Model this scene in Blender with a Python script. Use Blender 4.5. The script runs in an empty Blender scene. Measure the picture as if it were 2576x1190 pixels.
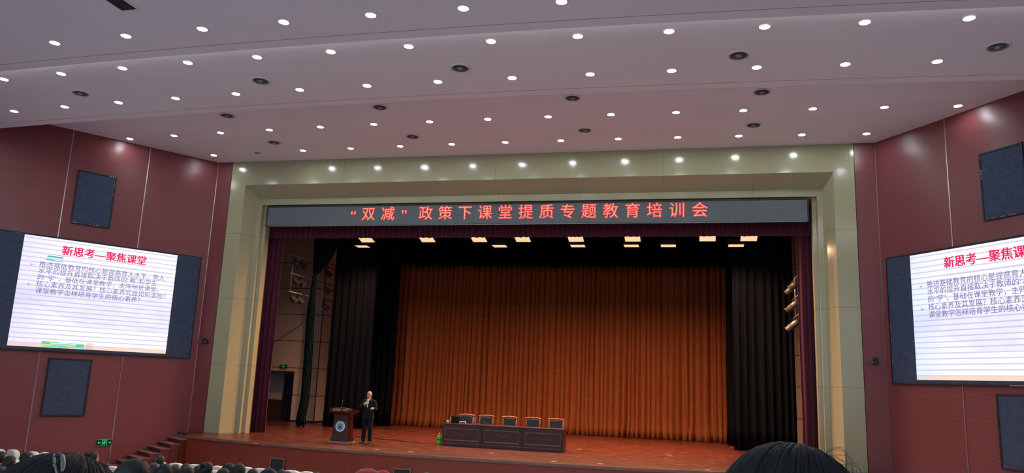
import bpy, bmesh, math, random
from mathutils import Vector, Matrix, noise
R_ = random.Random(7)
SC = bpy.context.scene
COL = SC.collection

# ---------------------------------------------------------------- camera, world, exposure
YAW, PITCH, ROLL, FPX = 0.2357, 0.1896, 0.0402, 1929.97
CAMPOS = Vector((6.046, -24.988, 2.149))
cy_, sy_ = math.cos(YAW), math.sin(YAW)
F_ = Vector((-sy_*math.cos(PITCH), cy_*math.cos(PITCH), math.sin(PITCH)))
R0 = Vector((cy_, sy_, 0)); U0 = R0.cross(F_)
RV = math.cos(ROLL)*R0 + math.sin(ROLL)*U0
UV = -math.sin(ROLL)*R0 + math.cos(ROLL)*U0
cd = bpy.data.cameras.new('camera'); cam = bpy.data.objects.new('camera', cd); COL.objects.link(cam)
m = Matrix((RV, UV, -F_)).transposed().to_4x4(); m.translation = CAMPOS
cam.matrix_world = m
cd.sensor_width = 36; cd.lens = FPX/2576*36; cd.clip_start = .05; cd.clip_end = 300
SC.camera = cam
w = bpy.data.worlds.new('world'); SC.world = w; w.use_nodes = True
WB = w.node_tree.nodes['Background']; WB.inputs[0].default_value = (.64, .86, 1.0, 1); WB.inputs[1].default_value = 1.4
SC.view_settings.view_transform = 'Standard'; SC.view_settings.look = 'None'
SC.view_settings.gamma = 1; SC.view_settings.use_curve_mapping = False
SC.view_settings.exposure = 0.0
L_DOWN, L_STAGE, L_COVE = 150.0, 1.2, 110.0

def ray(u, v):
    return F_ + RV*((u-1288)/FPX) - UV*((v-595)/FPX)
def on_y(u, v, y):
    d = ray(u, v); return CAMPOS + d*((y-CAMPOS.y)/d.y)
def on_z(u, v, z):
    d = ray(u, v); return CAMPOS + d*((z-CAMPOS.z)/d.z)

# ---------------------------------------------------------------- materials
def lin(c):
    return tuple((x/12.92 if x <= .04045 else ((x+.055)/1.055)**2.4) for x in c)
def rgb(r, g, b): return lin((r/255, g/255, b/255))
MATS = {}
def mat(name, color, rough=.5, metal=0., spec=.5, var=.0, vscale=3., bump=0., bscale=40., emit=None, estr=0., sheen=0., coat=0.):
    if name in MATS: return MATS[name]
    M = bpy.data.materials.new(name); M.use_nodes = True
    nt = M.node_tree; b = nt.nodes['Principled BSDF']
    b.inputs['Base Color'].default_value = (*color, 1); b.inputs['Roughness'].default_value = rough
    b.inputs['Metallic'].default_value = metal; b.inputs['Specular IOR Level'].default_value = spec
    if sheen: b.inputs['Sheen Weight'].default_value = sheen
    if coat: b.inputs['Coat Weight'].default_value = coat
    if emit:
        b.inputs['Emission Color'].default_value = (*emit, 1); b.inputs['Emission Strength'].default_value = estr
    tc = nt.nodes.new('ShaderNodeTexCoord')
    if var:
        n = nt.nodes.new('ShaderNodeTexNoise'); n.inputs['Scale'].default_value = vscale; n.inputs['Detail'].default_value = 4
        nt.links.new(tc.outputs['Object'], n.inputs['Vector'])
        r = nt.nodes.new('ShaderNodeValToRGB'); nt.links.new(n.outputs['Fac'], r.inputs[0])
        r.color_ramp.elements[0].position = .3; r.color_ramp.elements[1].position = .7
        r.color_ramp.elements[0].color = (*[c*(1-var) for c in color], 1); r.color_ramp.elements[1].color = (*[min(1, c*(1+var)) for c in color], 1)
        nt.links.new(r.outputs[0], b.inputs['Base Color'])
    if bump:
        n2 = nt.nodes.new('ShaderNodeTexNoise'); n2.inputs['Scale'].default_value = bscale
        nt.links.new(tc.outputs['Object'], n2.inputs['Vector'])
        bp = nt.nodes.new('ShaderNodeBump'); bp.inputs['Strength'].default_value = bump; bp.inputs['Distance'].default_value = .02
        nt.links.new(n2.outputs['Fac'], bp.inputs['Height']); nt.links.new(bp.outputs[0], b.inputs['Normal'])
    MATS[name] = M
    return M
def math_node(nt, op, a, b=None):
    n = nt.nodes.new('ShaderNodeMath'); n.operation = op
    for i, x in enumerate((a, b)):
        if x is None: continue
        if isinstance(x, (int, float)): n.inputs[i].default_value = x
        else: nt.links.new(x, n.inputs[i])
    return n.outputs[0]
def sepxyz(nt, kind='Object'):
    tc = nt.nodes.new('ShaderNodeTexCoord'); s = nt.nodes.new('ShaderNodeSeparateXYZ')
    nt.links.new(tc.outputs[kind], s.inputs[0]); return s.outputs, tc
def mixcol(nt, fac, a, b):
    n = nt.nodes.new('ShaderNodeMix'); n.data_type = 'RGBA'
    nt.links.new(fac, n.inputs[0])
    for i, x in ((6, a), (7, b)):
        if isinstance(x, tuple): n.inputs[i].default_value = (*x, 1)
        else: nt.links.new(x, n.inputs[i])
    return n.outputs[2]

# red veneer with fine horizontal grooves
RED = mat('red_veneer', rgb(124, 48, 44), rough=.34, spec=.5)
nt = RED.node_tree; b = nt.nodes['Principled BSDF']
o, tc = sepxyz(nt)
zs = math_node(nt, 'MULTIPLY', o[2], 2*math.pi/.032)
sn = math_node(nt, 'SINE', zs)
mp = nt.nodes.new('ShaderNodeMapping'); mp.inputs['Scale'].default_value = (1.5, 1.5, 45); nt.links.new(tc.outputs['Object'], mp.inputs[0])
nz = nt.nodes.new('ShaderNodeTexNoise'); nz.inputs['Scale'].default_value = 1.0; nz.inputs['Detail'].default_value = 3; nt.links.new(mp.outputs[0], nz.inputs[0])
nt.links.new(mixcol(nt, nz.outputs['Fac'], rgb(104, 47, 49), rgb(124, 60, 64)), b.inputs['Base Color'])
bp = nt.nodes.new('ShaderNodeBump'); bp.inputs['Strength'].default_value = .22; bp.inputs['Distance'].default_value = .004
nt.links.new(sn, bp.inputs['Height']); nt.links.new(bp.outputs[0], b.inputs['Normal'])

# pale polished stone with slab joints
STONE = mat('pale_stone', rgb(196, 186, 150), rough=.16, spec=.5)
nt = STONE.node_tree; b = nt.nodes['Principled BSDF']
o, tc = sepxyz(nt)
def joint(nt, val, pitch, off, wdt):
    f = math_node(nt, 'FRACT', math_node(nt, 'DIVIDE', math_node(nt, 'ADD', val, off+100*pitch), pitch))
    return math_node(nt, 'LESS_THAN', f, wdt/pitch)
jz = math_node(nt, 'MULTIPLY', joint(nt, o[2], 2.41, 2.41*3-7.24, .012), math_node(nt, 'GREATER_THAN', math_node(nt, 'ABSOLUTE', o[0]), 9.74))
jz = math_node(nt, 'MULTIPLY', jz, math_node(nt, 'LESS_THAN', o[2], 8.8))
jx = math_node(nt, 'MULTIPLY', joint(nt, o[0], 2.87, .64+5.74, .008), math_node(nt, 'GREATER_THAN', o[2], 8.42))
n1 = nt.nodes.new('ShaderNodeTexNoise'); n1.inputs['Scale'].default_value = 55; n1.inputs['Detail'].default_value = 3; nt.links.new(tc.outputs['Object'], n1.inputs[0])
base = mixcol(nt, n1.outputs['Fac'], rgb(145, 139, 107), rgb(174, 168, 136))
nt.links.new(mixcol(nt, math_node(nt, 'MAXIMUM', jz, jx), base, rgb(120, 110, 86)), b.inputs['Base Color'])
n2 = nt.nodes.new('ShaderNodeTexNoise'); n2.inputs['Scale'].default_value = 1.6; nt.links.new(tc.outputs['Object'], n2.inputs[0])
bp = nt.nodes.new('ShaderNodeBump'); bp.inputs['Strength'].default_value = .25; bp.inputs['Distance'].default_value = .02
nt.links.new(n2.outputs['Fac'], bp.inputs['Height']); nt.links.new(bp.outputs[0], b.inputs['Normal'])

# ceiling paint with one thin curved joint line per tier
def ceil_mat(name, yj):
    M = mat(name, rgb(214, 204, 206), rough=.6, spec=.3)
    nt = M.node_tree; b = nt.nodes['Principled BSDF']; o, tc = sepxyz(nt)
    d = math_node(nt, 'SUBTRACT', o[1], math_node(nt, 'DIVIDE', math_node(nt, 'MULTIPLY', o[0], o[0]), 360.))
    l = math_node(nt, 'LESS_THAN', math_node(nt, 'ABSOLUTE', math_node(nt, 'SUBTRACT', d, yj)), .009)
    n1 = nt.nodes.new('ShaderNodeTexNoise'); n1.inputs['Scale'].default_value = .7; nt.links.new(tc.outputs['Object'], n1.inputs[0])
    nt.links.new(mixcol(nt, l, mixcol(nt, n1.outputs['Fac'], rgb(212, 208, 214), rgb(222, 218, 224)), rgb(120, 100, 104)), b.inputs['Base Color'])
    return M
# glossy red-brown stage boards with wear
BOARD = mat('stage_boards', rgb(120, 46, 30), rough=.32, spec=.5)
nt = BOARD.node_tree; b = nt.nodes['Principled BSDF']; o, tc = sepxyz(nt)
mp = nt.nodes.new('ShaderNodeMapping'); mp.inputs['Scale'].default_value = (.5, 7, 1); nt.links.new(tc.outputs['Object'], mp.inputs[0])
nz = nt.nodes.new('ShaderNodeTexNoise'); nz.inputs['Scale'].default_value = 1.3; nz.inputs['Detail'].default_value = 8; nt.links.new(mp.outputs[0], nz.inputs[0])
cr = nt.nodes.new('ShaderNodeValToRGB'); nt.links.new(nz.outputs['Fac'], cr.inputs[0])
cr.color_ramp.elements[0].position = .34; cr.color_ramp.elements[0].color = (*rgb(50, 17, 13), 1)
cr.color_ramp.elements[1].position = .66; cr.color_ramp.elements[1].color = (*rgb(96, 40, 28), 1)
mp2 = nt.nodes.new('ShaderNodeMapping'); mp2.inputs['Scale'].default_value = (2.2, 14, 1); nt.links.new(tc.outputs['Object'], mp2.inputs[0])
nz2 = nt.nodes.new('ShaderNodeTexNoise'); nz2.inputs['Scale'].default_value = 1.; nz2.inputs['Detail'].default_value = 6; nt.links.new(mp2.outputs[0], nz2.inputs[0])
sc_ = nt.nodes.new('ShaderNodeValToRGB'); nt.links.new(nz2.outputs['Fac'], sc_.inputs[0])
sc_.color_ramp.elements[0].position = .57; sc_.color_ramp.elements[1].position = .70
pj = joint(nt, o[1], .12, 0, .006)
c1 = mixcol(nt, sc_.outputs[0], cr.outputs[0], rgb(146, 90, 74))
nt.links.new(mixcol(nt, math_node(nt, 'MULTIPLY', pj, .6), c1, rgb(50, 18, 14)), b.inputs['Base Color'])
rr = nt.nodes.new('ShaderNodeMapRange'); nt.links.new(nz.outputs['Fac'], rr.inputs[0]); rr.inputs[3].default_value = .22; rr.inputs[4].default_value = .42
nt.links.new(rr.outputs[0], b.inputs['Roughness'])

# apron face: red veneer with vertical grain
APRON = mat('apron_veneer', rgb(112, 36, 22), rough=.38)
nt = APRON.node_tree; b = nt.nodes['Principled BSDF']; o, tc = sepxyz(nt)
mp = nt.nodes.new('ShaderNodeMapping'); mp.inputs['Scale'].default_value = (16, 16, .6); nt.links.new(tc.outputs['Object'], mp.inputs[0])
nz = nt.nodes.new('ShaderNodeTexNoise'); nz.inputs['Scale'].default_value = 1.; nz.inputs['Detail'].default_value = 4; nt.links.new(mp.outputs[0], nz.inputs[0])
nt.links.new(mixcol(nt, nz.outputs['Fac'], rgb(106, 34, 21), rgb(128, 46, 30)), b.inputs['Base Color'])

# slide picture on the screens (object x = 0..4.82 rightwards, z = 0..3.545 up)
def slide_mat(edge_left):
    M = bpy.data.materials.new('slide'); M.use_nodes = True; nt = M.node_tree
    for n in list(nt.nodes):
        if n.type == 'BSDF_PRINCIPLED': nt.nodes.remove(n)
    out = [n for n in nt.nodes if n.type == 'OUTPUT_MATERIAL'][0]
    em = nt.nodes.new('ShaderNodeEmission'); o, tc = sepxyz(nt)
    X, Z = o[0], o[2]
    hz = math_node(nt, 'SUBTRACT', 1.0, math_node(nt, 'DIVIDE', Z, 3.545))
    n1 = nt.nodes.new('ShaderNodeTexNoise'); n1.inputs['Scale'].default_value = 1.6; n1.inputs['Detail'].default_value = 5; nt.links.new(tc.outputs['Object'], n1.inputs[0])
    # two faint ridges
    def ridge(base, slope, amp, fr, ph):
        s = math_node(nt, 'MULTIPLY', math_node(nt, 'SINE', math_node(nt, 'ADD', math_node(nt, 'MULTIPLY', X, fr), ph)), amp)
        h = math_node(nt, 'ADD', math_node(nt, 'ADD', math_node(nt, 'MULTIPLY', X, slope), base), s)
        return math_node(nt, 'LESS_THAN', Z, h)
    band = math_node(nt, 'MULTIPLY', math_node(nt, 'LESS_THAN', Z, 1.9), math_node(nt, 'GREATER_THAN', Z, .75))
    f1 = math_node(nt, 'MULTIPLY', math_node(nt, 'MULTIPLY', band, n1.outputs['Fac']), .55)
    c = mixcol(nt, f1, (1.0, .99, 1.0), rgb(196, 188, 240))
    c = mixcol(nt, math_node(nt, 'MULTIPLY', ridge(1.15, -.2, .28, 1.5, .4), .8), c, (.97, .95, 1.0))
    # lavender ruled lines
    ln = joint(nt, Z, .152, .05, .034)
    c = mixcol(nt, math_node(nt, 'MULTIPLY', ln, .55), c, rgb(170, 158, 222))
    bot = math_node(nt, 'LESS_THAN', Z, .115)
    c = mixcol(nt, math_node(nt, 'MULTIPLY', bot, .9), c, rgb(250, 214, 190))
    lf = math_node(nt, 'MULTIPLY', math_node(nt, 'MAXIMUM', math_node(nt, 'SUBTRACT', 1., math_node(nt, 'DIVIDE', X, 1.2)), 0.), .35)
    c = mixcol(nt, lf, c, rgb(200, 190, 250) if edge_left else rgb(180, 214, 255))
    nt.links.new(c, em.inputs[0]); em.inputs[1].default_value = 1.05
    nt.links.new(em.outputs[0], out.inputs[0])
    return M
def emis(name, c, s=1.):
    if name in MATS: return MATS[name]
    M = bpy.data.materials.new(name); M.use_nodes = True; nt = M.node_tree
    nt.nodes.remove(nt.nodes['Principled BSDF'])
    em = nt.nodes.new('ShaderNodeEmission'); em.inputs[0].default_value = (*c, 1); em.inputs[1].default_value = s
    nt.links.new(em.outputs[0], nt.nodes['Material Output'].inputs[0]); MATS[name] = M
    return M
def cloth(name, c, rough=.9, sheen=.3, var=.15):
    return mat(name, c, rough=rough, spec=.15, sheen=sheen, var=var, vscale=9, bump=.15, bscale=160)

GRILLE = cloth('grille_cloth', rgb(60, 70, 90), sheen=0)
BLACKM = mat('black_metal', rgb(22, 24, 28), rough=.45, spec=.4, var=.2)
SILVER = mat('brushed_silver', rgb(190, 184, 178), rough=.28, metal=1., var=.08, vscale=20)
TRIMWHITE = mat('white_enamel', rgb(206, 200, 202), rough=.4, var=.03)
LAMP = emis('downlight_glow', (.84, .95, 1.0), L_DOWN)
UNLIT = mat('unlit_lens', rgb(120, 92, 86), rough=.3, var=.1)
VENTIN = mat('vent_grey', rgb(120, 118, 122), rough=.5, var=.1)
DARK = mat('dark_cavity', rgb(26, 28, 32), rough=.7, var=.2)
WARM = emis('stage_flood_glow', (1.0, .58, .33), L_STAGE)
LEDRED = emis('led_red', (1.0, .045, .05), 1.1)
LEDCORE = emis('led_core', (1.0, .36, .26), 1.15)
LEDPANEL = mat('led_panel_grey', rgb(82, 88, 92), rough=.55, var=.08, vscale=2)
MAROON = cloth('maroon_velvet', rgb(76, 18, 40), sheen=.2)
ORANGE = cloth('amber_velvet', rgb(120, 62, 30), sheen=.0)
BLACKV = cloth('black_velvet', rgb(17, 18, 22), sheen=.0)
BLACKV.node_tree.nodes['Principled BSDF'].inputs['Specular IOR Level'].default_value = 0
GREENV = cloth('dark_green_velvet', rgb(9, 26, 26), sheen=.03)
WOOD = mat('dark_mahogany', rgb(58, 18, 18), rough=.35, var=.25, vscale=6)
WOODL = mat('mahogany_moulding', rgb(132, 88, 84), rough=.35, var=.15, vscale=8)
CHAIRW = mat('chair_wood', rgb(150, 88, 52), rough=.35, var=.2, vscale=8)
LEATHER = mat('black_leather', rgb(34, 42, 42), rough=.45, bump=.2, bscale=120, var=.1)
WHITECL = cloth('white_cotton', rgb(222, 224, 218), sheen=.2, var=.04)
REDSEAT = cloth('red_upholstery', rgb(96, 30, 34))
PLASTIC = mat('black_plastic', rgb(20, 20, 22), rough=.4, var=.1)
BEIGE = mat('beige_board', rgb(150, 128, 112), rough=.7, var=.05)
GOLD = mat('gold_letters', rgb(200, 160, 84), rough=.35, metal=.6, var=.1)
SKIN = mat('skin', rgb(196, 142, 108), rough=.5, var=.06, vscale=12)
SUIT = cloth('dark_suit_wool', rgb(22, 23, 29), sheen=.03)
HAIR = mat('black_hair', rgb(22, 21, 23), rough=.6, var=.35, vscale=30, bump=.12, bscale=90)
HAIRB = mat('dark_brown_hair', rgb(52, 38, 34), rough=.42, var=.3, vscale=30, bump=.3, bscale=90)

# ---------------------------------------------------------------- mesh helpers
def newbm(): return bmesh.new()
def box(bm, lo, hi, mi=0):
    x0, y0, z0 = lo; x1, y1, z1 = hi
    v = [bm.verts.new(p) for p in ((x0,y0,z0),(x1,y0,z0),(x1,y1,z0),(x0,y1,z0),(x0,y0,z1),(x1,y0,z1),(x1,y1,z1),(x0,y1,z1))]
    for f in ((3,2,1,0),(4,5,6,7),(0,1,5,4),(1,2,6,5),(2,3,7,6),(3,0,4,7)):
        bm.faces.new([v[i] for i in f]).material_index = mi
def cbox(bm, c, s, mi=0):
    box(bm, [c[i]-s[i]/2 for i in range(3)], [c[i]+s[i]/2 for i in range(3)], mi)
def hexa(bm, bot, top, mi=0):
    n = len(bot)
    a = [bm.verts.new(p) for p in bot]; c = [bm.verts.new(p) for p in top]
    bm.faces.new(a[::-1]).material_index = mi; bm.faces.new(c).material_index = mi
    for i in range(n):
        j = (i+1) % n
        bm.faces.new((a[i], a[j], c[j], c[i])).material_index = mi
def prism_z(bm, pts, z0, z1, mi=0):
    hexa(bm, [(p[0], p[1], z0) for p in pts], [(p[0], p[1], z1) for p in pts], mi)
def lathe(bm, prof, seg=24, c=(0,0,0), axis='Z', mi=0, cap=True):
    rings = []
    for r, h in prof:
        ring = []
        for i in range(seg):
            a = 2*math.pi*i/seg; x, y = r*math.cos(a), r*math.sin(a)
            p = (x, y, h) if axis == 'Z' else ((x, h, y) if axis == 'Y' else (h, x, y))
            ring.append(bm.verts.new((p[0]+c[0], p[1]+c[1], p[2]+c[2])))
        rings.append(ring)
    for a, b_ in zip(rings, rings[1:]):
        for i in range(seg):
            j = (i+1) % seg
            bm.faces.new((a[i], a[j], b_[j], b_[i])).material_index = mi
    if cap:
        bm.faces.new(rings[0][::-1]).material_index = mi; bm.faces.new(rings[-1]).material_index = mi
def frames(pts):
    pts = [Vector(p) for p in pts]; out = []
    up = None
    for i, p in enumerate(pts):
        t = (pts[min(i+1, len(pts)-1)]-pts[max(i-1, 0)]).normalized()
        if up is None:
            up = Vector((0,0,1)) if abs(t.z) < .9 else Vector((0,1,0))
        s = t.cross(up).normalized(); up = s.cross(t).normalized()
        out.append((p, s, up.copy(), t))
    return out
def tube(bm, pts, rad, seg=8, mi=0, round_ends=False):
    fr = frames(pts); n = len(fr)
    if not isinstance(rad, (list, tuple)): rad = [rad]*n
    stations = []
    if round_ends:
        p, s, u, t = fr[0]
        for a in (80, 50, 25):
            q = math.radians(a); stations.append((p-t*rad[0]*math.sin(q), s, u, rad[0]*math.cos(q)))
    for (p, s, u, t), r in zip(fr, rad): stations.append((p, s, u, r))
    if round_ends:
        p, s, u, t = fr[-1]
        for a in (25, 50, 80):
            q = math.radians(a); stations.append((p+t*rad[-1]*math.sin(q), s, u, rad[-1]*math.cos(q)))
    rings = []
    for p, s, u, r in stations:
        rings.append([bm.verts.new(p + s*r*math.cos(2*math.pi*i/seg) + u*r*math.sin(2*math.pi*i/seg)) for i in range(seg)])
    for a, b_ in zip(rings, rings[1:]):
        for i in range(seg):
            j = (i+1) % seg
            bm.faces.new((a[i], a[j], b_[j], b_[i])).material_index = mi
    bm.faces.new(rings[0][::-1]).material_index = mi; bm.faces.new(rings[-1]).material_index = mi
def loft(bm, rings, seg=20, mi=0):
    # rings: (cx, cy, cz, rx, ry)
    R = []
    for cx, cy, cz, rx, ry in rings:
        R.append([bm.verts.new((cx+rx*math.cos(2*math.pi*i/seg), cy+ry*math.sin(2*math.pi*i/seg), cz)) for i in range(seg)])
    for a, b_ in zip(R, R[1:]):
        for i in range(seg):
            j = (i+1) % seg
            bm.faces.new((a[i], a[j], b_[j], b_[i])).material_index = mi
    bm.faces.new(R[0][::-1]).material_index = mi; bm.faces.new(R[-1]).material_index = mi
def ellipsoid(bm, c, r, seg=16, rings=10, mi=0):
    mtx = Matrix.Translation(c) @ Matrix.Diagonal((*r, 1))
    g = bmesh.ops.create_uvsphere(bm, u_segments=seg, v_segments=rings, radius=1, matrix=mtx)
    for v in g['verts']:
        for f in v.link_faces: f.material_index = mi
def finish(bm, smooth=False, recalc=True):
    if recalc: bmesh.ops.recalc_face_normals(bm, faces=bm.faces[:])
    for f in bm.faces: f.smooth = smooth
def to_obj(name, bm, mats, parent=None, smooth=False, recalc=True, loc=None, rotz=None):
    finish(bm, smooth, recalc)
    me = bpy.data.meshes.new(name); bm.to_mesh(me); bm.free()
    o = bpy.data.objects.new(name, me); COL.objects.link(o)
    for M in (mats if isinstance(mats, (list, tuple)) else [mats]): me.materials.append(M)
    if parent: o.parent = parent
    if loc is not None: o.location = loc
    if rotz is not None: o.rotation_euler = (0, 0, rotz)
    return o
def bevel(o, wdt=.01, seg=2):
    md = o.modifiers.new('bevel', 'BEVEL'); md.width = wdt; md.segments = seg; md.limit_method = 'ANGLE'; md.angle_limit = math.radians(40)
    return o
def thing(name, label, cat, loc=(0,0,0), rotz=0, group=None):
    o = bpy.data.objects.new(name, None); COL.objects.link(o); o.empty_display_size = .1
    o.location = loc; o.rotation_euler = (0, 0, rotz); o['label'] = label; o['category'] = cat
    if group: o['group'] = group
    return o
def tag(o, label, cat, group=None):
    o['label'] = label; o['category'] = cat
    if group: o['group'] = group
    return o
def struct(o, label=None):
    o['kind'] = 'structure'
    if label: o['label'] = label
    return o
def dup(root, label=None, loc=None, rotz=None, group=None):
    r = root.copy(); COL.objects.link(r)
    if label: r['label'] = label
    if loc is not None: r.location = loc
    if rotz is not None: r.rotation_euler = (0, 0, rotz)
    if group: r['group'] = group
    for ch in list(root.children):
        c = ch.copy(); COL.objects.link(c); c.parent = r
        for g in list(ch.children):
            d = g.copy(); COL.objects.link(d); d.parent = c
    return r
def text_obj(name, s, size, M, parent=None, off=0., ext=.004, spacing=1., align='CENTER'):
    cu = bpy.data.curves.new(name, 'FONT'); cu.body = s; cu.size = size; cu.align_x = align; cu.align_y = 'CENTER'
    cu.offset = off; cu.extrude = ext; cu.space_character = spacing; cu.resolution_u = 3
    t = bpy.data.objects.new(name+'_curve', cu); COL.objects.link(t)
    dg = bpy.context.evaluated_depsgraph_get(); dg.update()
    me = bpy.data.meshes.new_from_object(t.evaluated_get(dg))
    bpy.data.objects.remove(t); bpy.data.curves.remove(cu)
    me.materials.clear(); me.materials.append(M)
    me.transform(Matrix.Rotation(math.pi/2, 4, 'X'))      # stand upright, facing -Y
    o = bpy.data.objects.new(name, me); COL.objects.link(o)
    if parent: o.parent = parent
    return o
def remesh_obj(name, bm, M, vox, parent=None, smooth_it=4):
    finish(bm, True)
    me = bpy.data.meshes.new(name); bm.to_mesh(me); bm.free()
    t = bpy.data.objects.new(name+'_tmp', me); COL.objects.link(t)
    md = t.modifiers.new('r', 'REMESH'); md.mode = 'VOXEL'; md.voxel_size = vox; md.use_smooth_shade = True
    sm = t.modifiers.new('s', 'SMOOTH'); sm.factor = .5; sm.iterations = smooth_it
    dg = bpy.context.evaluated_depsgraph_get(); dg.update()
    m2 = bpy.data.meshes.new_from_object(t.evaluated_get(dg))
    bpy.data.objects.remove(t); bpy.data.meshes.remove(me)
    m2.materials.clear(); m2.materials.append(M)
    for p in m2.polygons: p.use_smooth = True
    o = bpy.data.objects.new(name, m2); COL.objects.link(o); m2.name = name
    if parent: o.parent = parent
    return o
ORD = ['leftmost', 'second from left', 'third from left', 'fourth from left', 'fifth from left', 'sixth from left', 'seventh from left',
       'eighth from left', 'ninth from left', 'tenth from left', 'eleventh from left', 'twelfth from left', 'thirteenth from left', 'fourteenth from left', 'fifteenth from left']

# ---------------------------------------------------------------- the hall: floor, walls, ceiling tiers
TH, WC = 0.58752, 11.6137
SN, CS = math.sin(TH), math.cos(TH)
ZC3, ZC2, ZC1 = 10.02, 9.33, 9.05
ZF = -1.2
def floor_z(y): return ZF if y > -9 else ZF + .133*(-9-y)
def wall_pt(side, s, n=0., z=0.):
    # side -1 left / +1 right; s metres along the splayed wall from its stage corner, n metres out into the hall
    return Vector((side*(WC + s*SN - n*CS), -s*CS - n*SN, z))
FLOORM = mat('hall_floor', rgb(168, 174, 190), rough=.5, var=.15, vscale=1.5)
bm = newbm()
ys = [-1.0, -9, -12, -16, -20, -24, -28]
vs = [[bm.verts.new((x, y, floor_z(y))) for x in (-17.2, 17.2)] for y in ys]
for a, c in zip(vs, vs[1:]): bm.faces.new((a[0], a[1], c[1], c[0]))
struct(to_obj('floor', bm, FLOORM), 'raked auditorium floor below the stage')

for side, nm in ((-1, 'wall_left'), (1, 'wall_right')):
    bm = newbm()
    S1 = 9.0
    pl = [wall_pt(side, 0), wall_pt(side, S1), Vector((side*(WC+S1*SN), -28, 0)), Vector((side*(WC+S1*SN+.15), -28, 0)), wall_pt(side, S1, -.15), wall_pt(side, -.05, -.15)]
    prism_z(bm, pl, ZF-.1, 10.3)
    struct(to_obj(nm, bm, RED), ('left' if side < 0 else 'right')+' splayed wall of dark red grooved veneer panels')
    bm = newbm()
    xa, xb = sorted((side*10.98, side*(WC+.05)))
    box(bm, (xa, 0.0, ZF-.1), (xb, .15, 10.3))
    struct(to_obj('wall_front_'+('left' if side < 0 else 'right'), bm, RED), 'narrow red wall strip between stone frame and splayed wall')
# metal joint strips
k = 1
for side in (-1, 1):
    for s in (0.0, 2.5, 5.0):
        k += 1
        bm = newbm()
        a = .014
        pl = [wall_pt(side, s-a, 0), wall_pt(side, s-a, .012), wall_pt(side, s+a, .012), wall_pt(side, s+a, 0)]
        z0 = ZF if not (s == 0) else 0.0
        prism_z(bm, pl, z0, 10.02)
        struct(to_obj('trim_%d' % k, bm, SILVER), 'thin vertical silver joint strip on the red wall')

def arc_y(y0, x): return y0 + x*x/360.
XS = [-17.4 + i*34.8/40 for i in range(41)]
def tier(nm, yfront, yback, z0, z1, M, curved_front=True):
    # slab between a straight back edge (towards the audience) and an arc edge towards the stage
    bm = newbm()
    fr = [(x, arc_y(yfront, x) if curved_front else yfront) for x in XS]
    pts = [(XS[0], yback)] + [(XS[-1], yback)] + fr[::-1]
    prism_z(bm, pts, z0, z1)
    return struct(to_obj(nm, bm, M), None)
tier('ceiling', 0.05, -8.6, ZC3, ZC3+.15, ceil_mat('ceiling_paint_stage', -50), False)['label'] = 'highest white ceiling tier next to the stage'
tier('ceiling_middle', -7.04, -12.3, ZC2, ZC2+.18, ceil_mat('ceiling_paint_middle', -7.37))['label'] = 'middle white ceiling tier with curved edge'
tier('ceiling_rear', -11.17, -28, ZC1, ZC1+.16, ceil_mat('ceiling_paint_rear', -11.50))['label'] = 'lowest white ceiling tier nearest the audience'
# fascia closing each step above the lower tier
for nm, y0, za, zb in (('ceiling_fascia', -8.6, ZC2+.18, ZC3),):
    bm = newbm(); box(bm, (-17.4, y0-.05, za-.02), (17.4, y0, zb+.1)); struct(to_obj(nm, bm, ceil_mat('ceiling_paint_stage', -50)))
# cove strip lamp lying on the rear tier's edge, shining up at the middle tier
bm = newbm()
for x0, x1 in zip(XS, XS[1:]):
    ya, yb = arc_y(-11.20, x0), arc_y(-11.20, x1)
    bm.faces.new([bm.verts.new(p) for p in ((x0, ya, ZC1+.175), (x1, yb, ZC1+.175), (x1, yb-.07, ZC1+.175), (x0, ya-.07, ZC1+.175))])
struct(to_obj('trim_cove_light', bm, emis('cove_glow', (.93, 1.0, .97), L_COVE), recalc=False), 'light strip in the ceiling cove')

# ---------------------------------------------------------------- stone proscenium frame
PROF = [(11.0, 10.02, 0.0), (10.367, 9.108, 0.0), (10.10, 8.693, .59), (9.94, 8.461, .59), (9.93, 8.45, .76), (9.80, 8.44, .76), (9.80, 8.44, 1.05)]
bm = newbm()
path = []
for x, z, y in PROF:
    path.append([bm.verts.new(p) for p in ((-x, y, 0), (-x, y, z), (x, y, z), (x, y, 0))])
for a, c in zip(path, path[1:]):
    for i in range(3): bm.faces.new((a[i], a[i+1], c[i+1], c[i]))
# back and outer closure so the frame is a solid body
ob = [bm.verts.new(p) for p in ((-11.0, 1.05, 0), (-11.0, 1.05, 10.02), (11.0, 1.05, 10.02), (11.0, 1.05, 0))]
for i in range(3):
    bm.faces.new((path[-1][i], path[-1][i+1], ob[i+1], ob[i])); bm.faces.new((ob[i], ob[i+1], path[0][i+1], path[0][i]))
fr = to_obj('trim_1', bm, STONE); struct(fr, 'stepped pale stone frame around the stage opening')
bevel(fr, .012, 2)
# unseen house wall behind the frame, added to stop warm stage light leaking
bm = newbm()
box(bm, (-15, 1.06, -.05), (-9.86, 1.2, 11.8)); box(bm, (9.86, 1.06, -.05), (15, 1.2, 11.8)); box(bm, (-9.86, 1.06, 8.46), (9.86, 1.2, 11.8))
struct(to_obj('wall_behind_frame', bm, DARK))

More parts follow.
